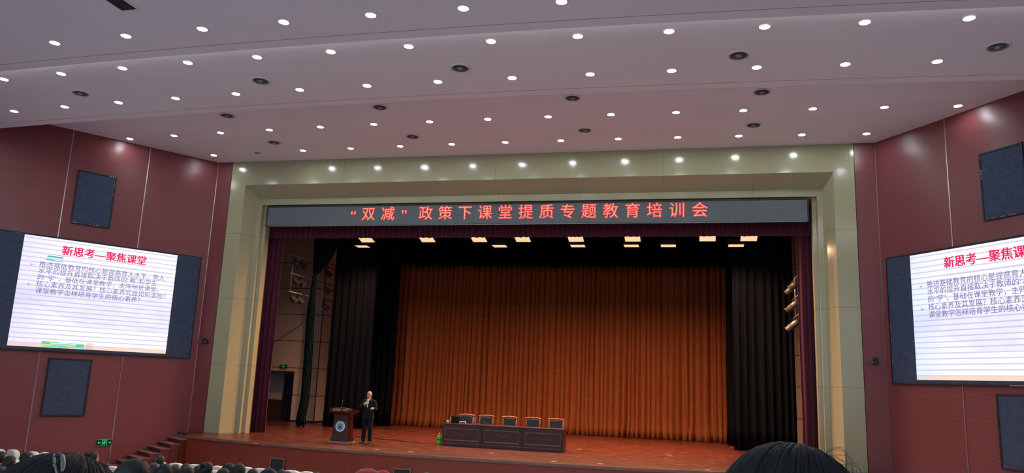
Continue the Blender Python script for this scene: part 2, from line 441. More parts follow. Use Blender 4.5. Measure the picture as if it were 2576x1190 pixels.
# ---------------------------------------------------------------- stage floor, apron, backstage shell
ARC = [(10.66, -1.40), (9.5, -1.76), (8, -2.12), (6.5, -2.43), (5, -2.68), (3.5, -2.85), (1.8, -2.95), (0, -2.98)]
ARC = [(-x, y) for x, y in ARC] + [(x, y) for x, y in ARC[::-1][1:]]
def left_end(side): return [wall_pt(side, .02, 0), wall_pt(side, .34, 0), wall_pt(side, .34, 1.15)]
E_ = left_end(-1)
pts = [(-14.6, 12.4), (-14.6, .1), (E_[0].x, E_[0].y), (E_[1].x, E_[1].y), (E_[2].x, E_[2].y)] + ARC + [(-E_[2].x, E_[2].y), (-E_[1].x, E_[1].y), (-E_[0].x, E_[0].y), (14.6, .1), (14.6, 12.4)]
bm = newbm(); prism_z(bm, pts, -.07, 0)
struct(to_obj('floor_stage', bm, BOARD), 'glossy red-brown boarded stage floor')
bm = newbm()
inn = [(p[0]*.997, p[1]+.03) for p in [(E_[2].x, E_[2].y)] + ARC + [(-E_[2].x, E_[2].y)]]
pts2 = inn + [(p[0]*.99, p[1]+.2) for p in inn[::-1]]
prism_z(bm, pts2, ZF, -.07)
struct(to_obj('wall_apron', bm, APRON), 'red veneer front face of the stage apron')
bm = newbm()
for a, c in zip(ARC, ARC[1:]):
    pa, pc = Vector((*a, 0)), Vector((*c, 0)); n_ = Vector((0, -1, 0))
    hexa(bm, [pa+n_*.015+Vector((0,0,-.075)), pc+n_*.015+Vector((0,0,-.075)), pc+Vector((0,.03,-.075)), pa+Vector((0,.03,-.075))],
             [pa+n_*.015+Vector((0,0,.004)), pc+n_*.015+Vector((0,0,.004)), pc+Vector((0,.03,.004)), pa+Vector((0,.03,.004))])
struct(to_obj('trim_stage_edge', bm, mat('edge_nosing', rgb(116, 82, 70), rough=.35, var=.15)), 'thin worn nosing along the stage edge')
bm = newbm(); box(bm, (-14.7, 12.2, 0), (14.7, 12.35, 11.8)); struct(to_obj('wall_backstage', bm, BLACKV), 'black wall behind the back curtain')
bm = newbm(); box(bm, (-14.75, 1.2, 0), (-14.6, 12.2, 11.8)); struct(to_obj('wall_wing_left', bm, DARK))
bm = newbm(); box(bm, (14.6, 1.2, 0), (14.75, 12.2, 11.8)); struct(to_obj('wall_wing_right', bm, DARK))
bm = newbm(); box(bm, (-14.7, 1.2, 11.7), (14.7, 12.3, 11.85)); struct(to_obj('ceiling_stage', bm, DARK))
# beige acoustic wall at the back left with a doorway recess, and its corner return
BJ = mat('beige_wall', rgb(146, 124, 108), rough=.75)
nt = BJ.node_tree; b = nt.nodes['Principled BSDF']; o, tc = sepxyz(nt)
jz = joint(nt, o[2], 1.27, 1.27*2-2.47, .035)
jx = math_node(nt, 'MAXIMUM', math_node(nt, 'LESS_THAN', math_node(nt, 'ABSOLUTE', math_node(nt, 'ADD', o[0], 11.24)), .03), math_node(nt, 'LESS_THAN', math_node(nt, 'ABSOLUTE', math_node(nt, 'SUBTRACT', o[0], 10.6)), .03))
nt.links.new(mixcol(nt, math_node(nt, 'MAXIMUM', jz, jx), rgb(196, 174, 162), rgb(104, 52, 44)), b.inputs['Base Color'])
bm = newbm()
box(bm, (-12.45, 8.8, .06), (-11.2, 8.95, 11.7)); box(bm, (-14.6, 8.8, 2.32), (-12.45, 8.95, 11.7)); box(bm, (-11.35, 8.95, .06), (-11.2, 12.2, 11.7))
struct(to_obj('wall_stage_left', bm, BJ), 'beige panelled wall at the back left of the stage')
bm = newbm(); box(bm, (-12.45, 8.78, 0), (-11.18, 8.95, .07)); box(bm, (-11.33, 8.95, 0), (-11.18, 12.2, .07)); struct(to_obj('baseboard_stage_left', bm, WOOD))
bm = newbm(); box(bm, (9.4, 8.8, 0), (14.6, 8.95, 11.7)); struct(to_obj('wall_stage_right', bm, BJ), 'beige panelled wall at the back right of the stage')
bm = newbm(); box(bm, (-14.6, 9.62, 0), (-11.36, 9.72, 2.6)); struct(to_obj('wall_recess', bm, mat('recess_paint', rgb(168, 164, 172), rough=.8, var=.06)))
bm = newbm(); box(bm, (-14.6, 9.59, 0), (-13.38, 9.62, .95)); struct(to_obj('baseboard_recess', bm, mat('recess_dado', rgb(70, 42, 38), rough=.6, var=.1)))
d = thing('door_1', 'dark blue double door in the recess at the back left of the stage', 'door', (-12.62, 9.55, 0)); d['kind'] = 'structure'
DOORM = mat('dark_blue_door', rgb(52, 54, 84), rough=.5, var=.1)
bm = newbm(); cbox(bm, (-.22, 0, 1.05), (.86, .05, 2.1)); bevel(to_obj('door_leaf', bm, DOORM, d), .008)
bm = newbm(); cbox(bm, (.62, 0, 1.05), (.8, .05, 2.1)); cbox(bm, (.62, -.03, 1.3), (.5, .02, 1.0)); bevel(to_obj('door_leaf', bm, DOORM, d), .008)
bm = newbm(); box(bm, (-.7, -.04, 0), (-.65, .06, 2.16)); box(bm, (1.02, -.04, 0), (1.07, .06, 2.16)); box(bm, (-.7, -.04, 2.12), (1.07, .06, 2.18)); to_obj('door_frame', bm, DARK, d)
bm = newbm(); tube(bm, [(.12, -.07, .95), (.12, -.07, 1.15)], .012); to_obj('handle', bm, SILVER, d)

# ---------------------------------------------------------------- steps up the left end of the apron
st = thing('stage_steps', 'red wooden steps up to the stage beside the left wall', 'steps', wall_pt(-1, 0, 0, ZF))
def wl(s, n, z): return wall_pt(-1, s, n, z) - wall_pt(-1, 0, 0, ZF)
body = newbm()
TREADM = mat('step_tread', rgb(128, 86, 80), rough=.45, var=.12); RISERM = mat('step_riser', rgb(70, 26, 30), rough=.5, var=.1)
for i in range(7):
    z = -.16 - .142*i; s0 = .34 + .32*i
    pl = [wl(s0-.0, .01, 0), wl(s0-.0, 1.18, 0), wl(s0+.31, 1.18, 0), wl(s0+.31, .01, 0)]
    hexa(body, [(p.x, p.y, 0) for p in pl], [(p.x, p.y, z-ZF-.03) for p in pl])
bo = to_obj('step_body', body, APRON, st)
for i in range(7):
    z = -.16 - .142*i; s0 = .34 + .32*i
    t_ = newbm(); pl = [wl(s0-.01, .01, 0), wl(s0-.01, 1.2, 0), wl(s0+.33, 1.2, 0), wl(s0+.33, .01, 0)]
    hexa(t_, [(p.x, p.y, z-ZF-.03) for p in pl], [(p.x, p.y, z-ZF) for p in pl]); to_obj('tread', t_, TREADM, st)
    if z - .142 > ZF:
        r_ = newbm(); pl = [wl(s0+.308, .03, 0), wl(s0+.308, 1.14, 0), wl(s0+.318, 1.14, 0), wl(s0+.318, .03, 0)]
        hexa(r_, [(p.x, p.y, z-ZF-.142) for p in pl], [(p.x, p.y, z-ZF-.03) for p in pl]); to_obj('riser', r_, RISERM, st)

# ---------------------------------------------------------------- ceiling lamps and vents
def make_downlight(lit=True):
    t = thing('downlight', '', 'light')
    bm = newbm(); lathe(bm, [(.102, -.012), (.122, -.012), (.132, -.004), (.132, .0), (.102, .0), (.102, -.012)], 24, cap=False); to_obj('trim_ring', bm, TRIMWHITE, t, True)
    bm = newbm(); lathe(bm, [(.101, -.004), (.101, -.009)], 20); to_obj('lens', bm, LAMP if lit else UNLIT, t, recalc=True)
    return t
ROWS = [('row nearest the stage', ZC3, -1.305, range(-6, 7)), ('second row from the stage', ZC3, -3.58, range(-7, 8)), ('third row from the stage', ZC2, -8.22, range(-7, 7)),
        ('fourth row from the stage', ZC2, -10.225, range(-6, 7)), ('fifth row from the stage', ZC1, -12.25, range(-4, 4))]
proto = None
for rn, z, y0, ks in ROWS:
    for i, kx in enumerate(ks):
        x = kx*1.865; p = (x, y0 + x*x/352., z)
        lab = '%s ceiling downlight, %s in the %s' % ('lit round', ORD[i], rn)
        if rn.startswith('row') and kx == -5:
            u = make_downlight(False); u.location = p; u['label'] = 'unlit brownish downlight in the lamp row nearest the stage'; continue
        if proto is None:
            proto = make_downlight(); proto.location = p; proto['label'] = lab; proto['group'] = 'ceiling downlights'
        else: dup(proto, lab, p, group='ceiling downlights')
def make_vent():
    t = thing('ceiling_vent', '', 'vent')
    bm = newbm(); lathe(bm, [(.20, -.02), (.235, -.022), (.25, -.012), (.25, 0), (.22, 0)], 32, cap=False); to_obj('vent_ring', bm, TRIMWHITE, t, True)
    bm = newbm(); lathe(bm, [(.215, -.016), (.18, -.004), (.13, -.002), (.12, -.002)], 32, cap=False); to_obj('bowl', bm, VENTIN, t, True)
    bm = newbm(); lathe(bm, [(.165, -.0035), (.165, -.006)], 28); to_obj('throat', bm, DARK, t)
    bm = newbm(); lathe(bm, [(.065, -.006), (.065, -.03), (.04, -.05), (.0, -.052)], 20, cap=False); to_obj('hub', bm, VENTIN, t, True)
    bm = newbm()
    for q in range(10):
        a = 2*math.pi*q/10; ca, sa = math.cos(a), math.sin(a)
        hexa(bm, [(ca*.05-sa*.004, sa*.05+ca*.004, -.022), (ca*.05+sa*.004, sa*.05-ca*.004, -.022), (ca*.165+sa*.004, sa*.165-ca*.004, -.012), (ca*.165-sa*.004, sa*.165+ca*.004, -.012)],
                 [(ca*.05-sa*.004, sa*.05+ca*.004, -.006), (ca*.05+sa*.004, sa*.05-ca*.004, -.006), (ca*.165+sa*.004, sa*.165-ca*.004, -.006), (ca*.165-sa*.004, sa*.165+ca*.004, -.006)])
    to_obj('blades', bm, VENTIN, t)
    return t
vp = None
for rn, z, row in (('vent row nearest the stage', ZC3, [(-8.02, -2.15), (-2.92, -2.23), (2.78, -2.23), (7.83, -2.14)]),
                   ('second vent row from the stage', ZC3, [(-8.07, -4.87), (-2.93, -4.97), (2.81, -4.98), (7.85, -4.78)]),
                   ('vent row on the middle ceiling tier', ZC2, [(-9.87, -8.74), (-4.43, -8.87), (.79, -8.94), (7.03, -8.77), (12.15, -8.47)])):
    for i, (x, y) in enumerate(row):
        lab = 'round ceiling air vent, %s in the %s' % (ORD[i], rn)
        if vp is None: vp = make_vent(); vp.location = (x, y, z); vp['label'] = lab; vp['group'] = 'round ceiling vents'
        else: dup(vp, lab, (x, y, z), group='round ceiling vents')
g = thing('return_grille', 'white framed rectangular ceiling grille at the top left', 'vent', (-4.67, -13.62, ZC1))
bm = newbm(); hx, hy = .175, .44
for lo, hi in (((-hx-.045, -hy-.045), (hx+.045, -hy)), ((-hx-.045, hy), (hx+.045, hy+.045)), ((-hx-.045, -hy), (-hx, hy)), ((hx, -hy), (hx+.045, hy))): box(bm, (*lo, -.015), (*hi, 0))
to_obj('grille_frame', bm, TRIMWHITE, g)
bm = newbm()
box(bm, (-hx, -hy, -.004), (hx, hy, -.001))
for i in range(22): cbox(bm, (0, -hy+.02+i*.0415, -.007), (2*hx, .012, .006))
to_obj('louvres', bm, DARK, g)

# ---------------------------------------------------------------- side screens, speaker grilles, wall fittings
def wall_thing(side, name, label, cat, sL, z, n=0., group=None):
    # empty whose local x runs rightwards along the wall as seen from the hall and whose local -y faces the hall
    p = wall_pt(side, sL, n, z)
    right = Vector((SN, CS, 0)) if side < 0 else Vector((SN, -CS, 0))
    return thing(name, label, cat, p, math.atan2(right.y, right.x), group)
TITLE = '新思考—聚焦课堂'
LINES = ['推进基础教育的核心是提高育人水平，育人', '水平的提升直接取决于教师的“教”和学生', '的“学”，基础在课堂教学，主阵地是课堂。', '核心素养及其发展？核心素养究竟如何落地？', '课堂教学怎样培育学生的核心素养？']
ROSE = emis('slide_rose', (.85, .03, .14), 1.0); VIOLET = emis('slide_violet', rgb(132, 122, 186), 1.0)
RULE = emis('slide_rule', rgb(190, 186, 214), .9)
for side in (-1, 1):
    nmw = 'left' if side < 0 else 'right'
    sL = 5.946 if side < 0 else 1.127
    t = wall_thing(side, 'video_screen', 'large lit video screen showing a slide on the %s wall' % nmw, 'screen', sL, 2.708)
    bm = newbm()
    a, e = -.85, 4.82+.85
    box(bm, (a, -.06, -.10), (e, 0, 3.568)); to_obj('screen_surround', bm, GRILLE, t)
    bm = newbm()
    for lo, hi in (((a-.03, -.075, -.13), (e+.03, 0, -.10)), ((a-.03, -.075, 3.568), (e+.03, 0, 3.60)), ((a-.03, -.075, -.10), (a, 0, 3.568)), ((e, -.075, -.10), (e+.03, 0, 3.568))): box(bm, lo, hi)
    to_obj('screen_frame', bm, BLACKM, t)
    bm = newbm(); box(bm, (0, -.07, 0), (4.82, -.061, 3.545)); sl = to_obj('slide', bm, slide_mat(side < 0), t)
    x = text_obj('slide_title', TITLE, .335, ROSE, t, off=.0035, ext=.002); x.location = (2.45, -.074, 3.165)
    bmt = newbm()
    for sh_ in (-.006, 0, .006): x.data.transform(Matrix.Translation((sh_, 0, 0))); bmt.from_mesh(x.data); x.data.transform(Matrix.Translation((-sh_, 0, 0)))
    bmt.to_mesh(x.data); bmt.free()
    for i, ls in enumerate(LINES):
        q = text_obj('slide_text', ls, .208, VIOLET, t, off=.0005, ext=.0015, align='LEFT'); q.location = (.52, -.074, 2.64-.2105*i - (.0 if i < 3 else .012))
    for zz in (2.64-.03, 2.64-.2105*3-.04):
        bm = newbm(); tube(bm, [(.28, -.074, zz), (.40, -.074, zz)], .006, 5); tube(bm, [(.33, -.074, zz+.045), (.28, -.074, zz), (.33, -.074, zz-.045)], .006, 5); to_obj('bullet_arrow', bm, VIOLET, t)
    bm = newbm(); box(bm, (1.1, -.0735, 2.83), (4.7, -.071, 2.838)); to_obj('slide_rule', bm, RULE, t)
    if side < 0:
        bm = newbm()
        for zz, x0, x1, hh in ((2.93, .72, 1.18, .055), (2.82, .70, .95, .035), (2.80, .92, 1.2, .022), (2.99, .98, 1.2, .012)): box(bm, (x0, -.076, zz-hh/2), (x1, -.0745, zz+hh/2))
        to_obj('glitch_stripes', bm, emis('glitch_teal', rgb(90, 190, 205), 1.), t)['label'] = 'teal glitch stripes left of the slide title'
        bm = newbm()
        for i in range(5):
            x0 = .93 + .25*i
            for j in range(4):
                if R_.random() < .8: box(bm, (x0, -.076, .02+.045*j), (x0+.245, -.0745, .02+.045*j+R_.choice((.02, .03, .04))), (i+j) % 3)
        to_obj('glitch_blocks', bm, [emis('glitch_green', rgb(90, 225, 90), 1.), emis('glitch_mint', rgb(120, 235, 200), 1.), emis('glitch_aqua', rgb(90, 200, 190), 1.)], t)['label'] = 'green glitch blocks at the lower slide edge'
        bm = newbm()
        for j in range(6): box(bm, (2.22, -.076, .02+.035*j), (2.46, -.0745, .028+.035*j))
        to_obj('glitch_lines', bm, emis('glitch_grey', rgb(130, 126, 140), 1.), t)
    if side > 0:
        bm = newbm(); box(bm, (2.75, -.085, -.125), (4.3, -.075, -.10)); to_obj('edge_bar', bm, SILVER, t)
    # torn edge of the surround cloth: thin pale scuffs
    bm = newbm()
    for q in range(16):
        xx = R_.uniform(a+.2, e-.2); zz = 3.568-R_.uniform(0, .02); l = R_.uniform(.03, .25)
        box(bm, (xx, -.066, zz-.006), (xx+l, -.0605, zz+.004))
    for q in range(5):
        zz = R_.uniform(.2, 1.6); xx = e-.03 if side < 0 else a+.01
        box(bm, (xx, -.066, zz), (xx+.02, -.0605, zz+R_.uniform(.03, .12)))
    to_obj('worn_edge', bm, mat('worn_edge', rgb(120, 122, 128), rough=.6, var=.2), t)
    for nm2, s0, s1, z0, z1, pos in (('upper', 3.482, 4.701, 6.843, 8.698, 'above'), ('lower', 3.444, 4.736, .54, 2.386, 'below')):
        sl_ = s1 if side < 0 else s0
        t = wall_thing(side, 'speaker_grille', 'dark cloth speaker grille %s the screen on the %s wall' % (pos, nmw), 'speaker', sl_, z0, group='wall speaker grilles')
        wd, hh = s1-s0, z1-z0
        bm = newbm()
        for lo, hi in (((0, -.045, 0), (wd, 0, .05)), ((0, -.045, hh-.05), (wd, 0, hh)), ((0, -.045, .05), (.05, 0, hh-.05)), ((wd-.05, -.045, .05), (wd, 0, hh-.05))): box(bm, lo, hi)
        bevel(to_obj('grille_frame', bm, BLACKM, t), .006)
        bm = newbm(); box(bm, (.05, -.032, .05), (wd-.05, -.0, hh-.05)); to_obj('grille_cloth', bm, GRILLE, t)
        if pos == 'above':
            bm = newbm()
            ex = wd-.06 if side < 0 else .045
            for q in range(8):
                zz = hh-.08-R_.uniform(0, .65); box(bm, (ex, -.05, zz), (ex+R_.uniform(.008, .02), -.0445, zz+R_.uniform(.015, .06)))
            for q in range(9):
                xx = R_.uniform(.05, wd*.7); box(bm, (xx, -.05, .035), (xx+R_.uniform(.02, .09), -.0445, .035+R_.uniform(.006, .014)))
            if side < 0:
                for q in range(4): xx = wd-.25+.06*q; box(bm, (xx, -.05, hh-.045), (xx+.03, -.0445, hh-.02))
            to_obj('torn_edge', bm, mat('torn_fibre', rgb(200, 200, 204), rough=.6, var=.1), t)
# exit signs
def exit_sign(t, wd, hh, bright):
    G = emis('exit_green' if bright else 'exit_green_dim', (.05, 1.0, .25), 1.0 if bright else .25)
    bm = newbm(); box(bm, (-wd/2, -.04, -hh/2), (wd/2, 0, hh/2)); bevel(to_obj('case', bm, mat('exit_case', rgb(14, 36, 28), rough=.3, var=.1), t), .005)
    bm = newbm(); box(bm, (-wd/2-.005, -.043, hh/2-.012), (wd/2+.005, 0, hh/2+.008)); box(bm, (-wd/2-.005, -.043, -hh/2-.008), (wd/2+.005, 0, -hh/2+.006)); to_obj('rim', bm, SILVER, t)
    bm = newbm(); y = -.042
    def q(x0, z0, x1, z1, r=.006): tube(bm, [(x0*hh, y, z0*hh), (x1*hh, y, z1*hh)], r, 6)
    for s in (-1, 1):
        q(s*.95, 0, s*.55, 0); q(s*.95, 0, s*.78, .14); q(s*.95, 0, s*.78, -.14)
    q(-.32, -.36, -.32, .36); q(-.32, .36, .32, .36); q(.32, .36, .32, -.36)
    ellipsoid(bm, (.06*hh, y, .22*hh), (.06*hh, .004, .06*hh), 8, 6)
    q(.03, .12, -.04, -.08, .008); q(-.04, -.08, .1, -.2); q(.1, -.2, .06, -.34); q(-.04, -.08, -.14, -.22); q(-.14, -.22, -.26, -.2)
    q(.03, .1, .18, 0); q(.03, .1, -.12, .04); q(-.12, .04, -.16, -.08)
    to_obj('pictogram', bm, G, t)
t = wall_thing(-1, 'exit_sign', 'lit green exit sign low on the left red wall', 'sign', 2.73, -.31); exit_sign(t, .46, .21, True)
pe = on_y(714, 922, 8.78)
t = thing('exit_sign', 'dim green exit sign on the beige wall behind the stage', 'sign', pe); exit_sign(t, .36, .15, False)
# small dark fittings beside the stone frame
for side in (-1, 1):
    t = thing('wall_bracket', 'small black bracket fitting on the red strip %s of the stone frame' % ('left' if side < 0 else 'right'), 'fitting', (side*11.3, 0, 3.2), 0, 'black wall fittings')
    bm = newbm(); cbox(bm, (0, -.06, 0), (.17, .12, .13)); bevel(to_obj('housing', bm, BLACKM, t), .012)
    bm = newbm(); cbox(bm, (side*.02, -.08, .1), (.12, .05, .08)); cbox(bm, (-side*.1, -.11, .0), (.07, .06, .06)); bevel(to_obj('visor', bm, BLACKM, t), .008)
    bm = newbm(); lathe(bm, [(.018, -.15), (.018, -.12)], 12, (-side*.1, 0, 0), 'Y'); to_obj('lens', bm, SILVER, t)

# ---------------------------------------------------------------- LED banner
t = thing('led_banner', 'long grey display banner with red characters over the stage', 'sign', (0, .534, 7.61))
bm = newbm(); box(bm, (-9.64, .0, .03), (9.64, .16, .75)); to_obj('display_panel', bm, LEDPANEL, t)
bm = newbm()
for lo, hi in (((-9.68, -.02, 0), (9.68, .17, .035)), ((-9.68, -.02, .745), (9.68, .17, .785)), ((-9.68, -.02, .03), (-9.635, .17, .75)), ((9.635, -.02, .03), (9.68, .17, .75))): box(bm, lo, hi)
bevel(to_obj('banner_frame', bm, BLACKM, t), .006)
bm = newbm(); box(bm, (-9.6, -.028, .004), (9.6, -.0195, .012)); to_obj('banner_rail', bm, SILVER, t)
CH = '“双减”政策下课堂提质专题教育培训会'
XC = [-6.12, -5.525, -4.765, -4.14] + [-3.31 + .7375*i for i in range(14)]
for c, xx in zip(CH, XC):
    q = text_obj('character', c, .54, LEDCORE, t, off=-.0055, ext=.002); q.location = (xx, -.010, .415 - (.06 if c in '“”' else 0))
    h = text_obj('glow', c, .54, LEDRED, q, off=0., ext=.001); h.location = (0, .006, 0)
    bmt = newbm()
    for a_ in range(8):
        T = Matrix.Translation((.013*math.cos(a_*math.pi/4), 0, .013*math.sin(a_*math.pi/4))); h.data.transform(T); bmt.from_mesh(h.data); h.data.transform(T.inverted())
    bmt.to_mesh(h.data); bmt.free()

# ---------------------------------------------------------------- curtains
def curtain(name, x0, x1, y, z0, z1, M, label, pitch=.22, amp=.07, seed=1, rows=14, hem=.0, topwave=0., soft=True, group=None, parent=None, taper=None, solid=.012):
    r = random.Random(seed); n = int((x1-x0)/pitch*7)+2
    # irregular pleat phase
    ph = []; a = 0.
    for i in range(n):
        a += 2*math.pi*((x1-x0)/(n-1))/pitch*(.65+.7*abs(noise.noise(Vector((i*.05, seed*3.1, 0)))*1.6)); ph.append(a)
    bm = newbm(); V = []
    for j in range(rows+1):
        f = j/rows; row = []
        for i in range(n):
            x = x0+(x1-x0)*i/(n-1)
            k_ = 1 + .5*(1-f)
            am = amp*(.55+.8*abs(noise.noise(Vector((i*.11, seed, f*.6)))*2))*k_
            wv = math.sin(ph[i]) if soft else 1.4-2.8*(1-(1-abs(math.sin(ph[i]*.5)))**2.5)
            yy = y + am*wv + .03*noise.noise(Vector((x*2, f*3, seed)))
            xx = x + .02*noise.noise(Vector((x*1.7, f*2.5, seed+9)))
            if hem and f < .12: yy -= hem*(1-f/.12)**2*(.4+abs(noise.noise(Vector((x*1.3, 7, seed))))*1.4); xx += .10*(1-f/.12)**2*noise.noise(Vector((x*1.1, 3, seed)))
            zz = z0+(z1-z0)*f
            if f == 0: zz += .02*abs(noise.noise(Vector((x*2.3, 0, seed))))
            if topwave and j == rows: zz += topwave*(noise.noise(Vector((x*1.6, 1, seed)))+.6*noise.noise(Vector((x*5, 1, seed))))
            row.append(bm.verts.new((xx, yy, zz)))
        V.append(row)
    for a_, c_ in zip(V, V[1:]):
        for i in range(n-1): bm.faces.new((a_[i], a_[i+1], c_[i+1], c_[i]))
    o = to_obj(name, bm, M, parent, True, recalc=False)
    md = o.modifiers.new('thick', 'SOLIDIFY'); md.thickness = solid; md.offset = 1
    if label: tag(o, label, 'curtain', group)
    return o
curtain('back_curtain', -8.25, 7.48, 10.75, .01, 7.72, ORANGE, 'pleated amber velvet curtain hanging across the back of the stage', .23, .07, 3, 20, hem=.22, topwave=.09, soft=False)
curtain('leg_curtain', -9.65, -7.62, 6.5, .02, 10.6, BLACKV, 'front black leg curtain on the left, nearer the lectern', .26, .06, 11, group='black leg curtains')
curtain('leg_curtain', -9.3, -7.58, 9.25, .02, 10.9, BLACKV, 'rear black leg curtain just left of the amber curtain', .26, .06, 12, group='black leg curtains')
curtain('leg_curtain', 7.55, 9.82, 6.35, .02, 10.6, BLACKV, 'front black leg curtain on the right side of the stage', .26, .06, 13, group='black leg curtains')
curtain('leg_curtain', 7.42, 9.3, 8.9, .02, 10.9, BLACKV, 'rear black leg curtain just right of the amber curtain', .26, .06, 14, group='black leg curtains')
curtain('border_curtain', -13.9, 13.9, 11.6, 6.5, 11.3, BLACKV, 'black masking cloth above and behind the amber curtain', .4, .05, 15)
curtain('side_curtain', -10.12, -9.40, 1.50, .015, 8.2, MAROON, 'maroon side curtain at the left edge of the stage opening', .16, .06, 21, group='maroon front curtains')
curtain('side_curtain', 9.40, 10.12, 1.50, .015, 8.2, MAROON, 'maroon side curtain at the right edge of the stage opening', .16, .06, 22, group='maroon front curtains')
curtain('valance', -9.95, 9.95, 1.27, 7.30, 8.3, MAROON, 'short maroon valance hanging below the red-lettered banner', .17, .04, 23, rows=6, group='maroon front curtains')
# dark green tab tied back
def tab_curtain():
    prof = [(.06, -10.33, -9.90), (.35, -10.36, -9.93), (1.2, -10.24, -9.83), (2.9, -10.25, -9.84), (4.8, -10.30, -9.91), (6.0, -10.20, -9.97), (6.35, -10.16, -10.0), (6.5, -10.16, -9.96), (6.75, -10.2, -9.7), (7.2, -10.24, -9.35), (7.7, -10.26, -9.10), (8.3, -10.28, -8.9), (9.6, -10.3, -8.8)]
    bm = newbm(); V = []; n = 44
    for z, a, c in prof:
        w_ = c-a; V.append([bm.verts.new((a+w_*i/(n-1), 5.5+min(.06, .2*w_)*math.sin(i*1.25+.3*z) + (.10*math.sin(i/(n-1)*math.pi) if w_ < .5 else 0)*-1, z + (.06*math.sin(i*.5) if z < .2 else 0))) for i in range(n)])
    for a_, c_ in zip(V, V[1:]):
        for i in range(n-1): bm.faces.new((a_[i], a_[i+1], c_[i+1], c_[i]))
    o = to_obj('tab_curtain', bm, GREENV, None, True, recalc=False)
    md = o.modifiers.new('thick', 'SOLIDIFY'); md.thickness = .012
    tag(o, 'dark green curtain gathered and tied back at the left of the stage', 'curtain')
    b2 = newbm(); lathe(b2, [(.10, -.05), (.115, -.02), (.115, .02), (.10, .05)], 16, (-10.08, 5.46, 6.36), cap=False); to_obj('tieback', b2, GREENV, o, True)
tab_curtain()

# ---------------------------------------------------------------- stage lights
FLOODC = mat('flood_housing', rgb(30, 30, 32), rough=.5, var=.1)
def make_flood(tilt):
    t = thing('stage_flood', '', 'light')
    T = Matrix.Translation((0, 0, .12)) @ Matrix.Rotation(math.radians(-tilt), 4, 'X') @ Matrix.Translation((0, 0, -.12))
    bm = newbm()
    box(bm, (-.30, -.21, .0), (.30, .21, .20)); box(bm, (-.31, -.22, -.02), (-.285, .22, .06)); box(bm, (.285, -.22, -.02), (.31, .22, .06)); box(bm, (-.31, .20, -.02), (.31, .22, .06))
    bm.transform(T); bevel(to_obj('housing', bm, FLOODC, t), .008)
    bm = newbm(); box(bm, (-.28, -.195, -.006), (.28, .195, -.001)); bm.transform(T); to_obj('lamp_face', bm, WARM, t)
    li = bpy.data.lights.new('flood_bulb', 'SPOT'); li.energy = 1250; li.color = (1.0, .56, .31); li.spot_size = math.radians(158); li.spot_blend = 1.0; li.shadow_soft_size = .045
    lo = bpy.data.objects.new('flood_bulb', li); COL.objects.link(lo); lo.parent = t
    lo.matrix_local = T @ Matrix.Translation((0, 0, -.055))
    bm = newbm(); tube(bm, [(-.33, 0, .12), (-.33, 0, .42), (.33, 0, .42), (.33, 0, .12)], .014, 6); tube(bm, [(-.33, 0, .12), (-.29, 0, .12)], .014, 6); tube(bm, [(.33, 0, .12), (.29, 0, .12)], .014, 6); tube(bm, [(0, 0, .42), (0, 0, .50)], .02, 8); to_obj('yoke', bm, BLACKM, t)
    return t
FY1, FY2 = 3.0, 4.7
up = [(921, 603), (1074, 601), (1204, 603), (1314, 603), (1448, 601), (1591, 602), (1780, 602), (1884, 596)]
lo_ = [(910, 618), (1256, 617), (1453, 618), (1588, 618), (1681, 617), (1852, 618)]
for rn, yy, lst in (('front', FY1, up), ('rear', FY2, lo_)):
    fp = None; tilt_ = 16 if rn == 'front' else 2
    zz = sum(on_y(u, v, yy-.1).z for u, v in lst)/len(lst)
    for i, (u, v) in enumerate(lst):
        p = on_y(u, v, yy-.1); p.y = yy; p.z = zz
        lab = 'glowing warm stage floodlight, %s in the %s overhead row' % (ORD[i], rn)
        if fp is None: fp = make_flood(tilt_); fp.location = p; fp['label'] = lab; fp['group'] = 'overhead stage floodlights'
        else: dup(fp, lab, p, group='overhead stage floodlights')
    bm = newbm(); tube(bm, [(-9.5, yy, zz+.53), (9.5, yy, zz+.53)], .03, 8)
    for xx in (-8.5, -3, 3, 8.5): tube(bm, [(xx, yy, zz+.53), (xx, yy, 11.69)], .008, 6)
    tag(to_obj('lighting_batten', bm, BLACKM, None, True), 'black pipe carrying the %s row of overhead floodlights' % rn, 'pipe', 'lighting pipes')
# side ladders with profile spots
PIPE = mat('grey_pipe', rgb(150, 140, 134), rough=.4, metal=.4, var=.1)
SPOTM = mat('spot_body', rgb(92, 84, 78), rough=.4, metal=.3, var=.15)
def make_spot():
    t = thing('spotlight', '', 'light')
    bm = newbm(); lathe(bm, [(.05, -.02), (.10, .0), (.12, .12), (.12, .30), (.135, .31), (.135, .33), (.11, .33)], 16, cap=True)
    bm.transform(Matrix.Rotation(math.radians(-130), 4, 'X')); bm.transform(Matrix.Translation((0, 0, -.20)))
    to_obj('lamp_body', bm, SPOTM, t, True)
    bm = newbm(); tube(bm, [(-.14, 0, -.22), (-.14, 0, -.06), (.14, 0, -.06), (.14, 0, -.22)], .012, 6); tube(bm, [(0, 0, -.06), (0, 0, .0)], .016, 6); to_obj('yoke', bm, BLACKM, t)
    bm = newbm(); lathe(bm, [(.11, .31), (.11, .318)], 16); bm.transform(Matrix.Rotation(math.radians(-130), 4, 'X')); bm.transform(Matrix.Translation((0, 0, -.20))); to_obj('lens', bm, mat('spot_lens', rgb(50, 46, 44), rough=.15, var=.1), t)
    return t
XL = -10.6
lad = thing('light_ladder', 'grey pipe ladder for spotlights left of the stage', 'rack', (XL, 0, 0), 0, 'side light ladders')
for zz in (6.40, 5.62, 7.17):
    bm = newbm(); tube(bm, [(0, 4.25, zz), (0, 8.3, zz)], .026, 8); to_obj('rail', bm, PIPE, lad, True)
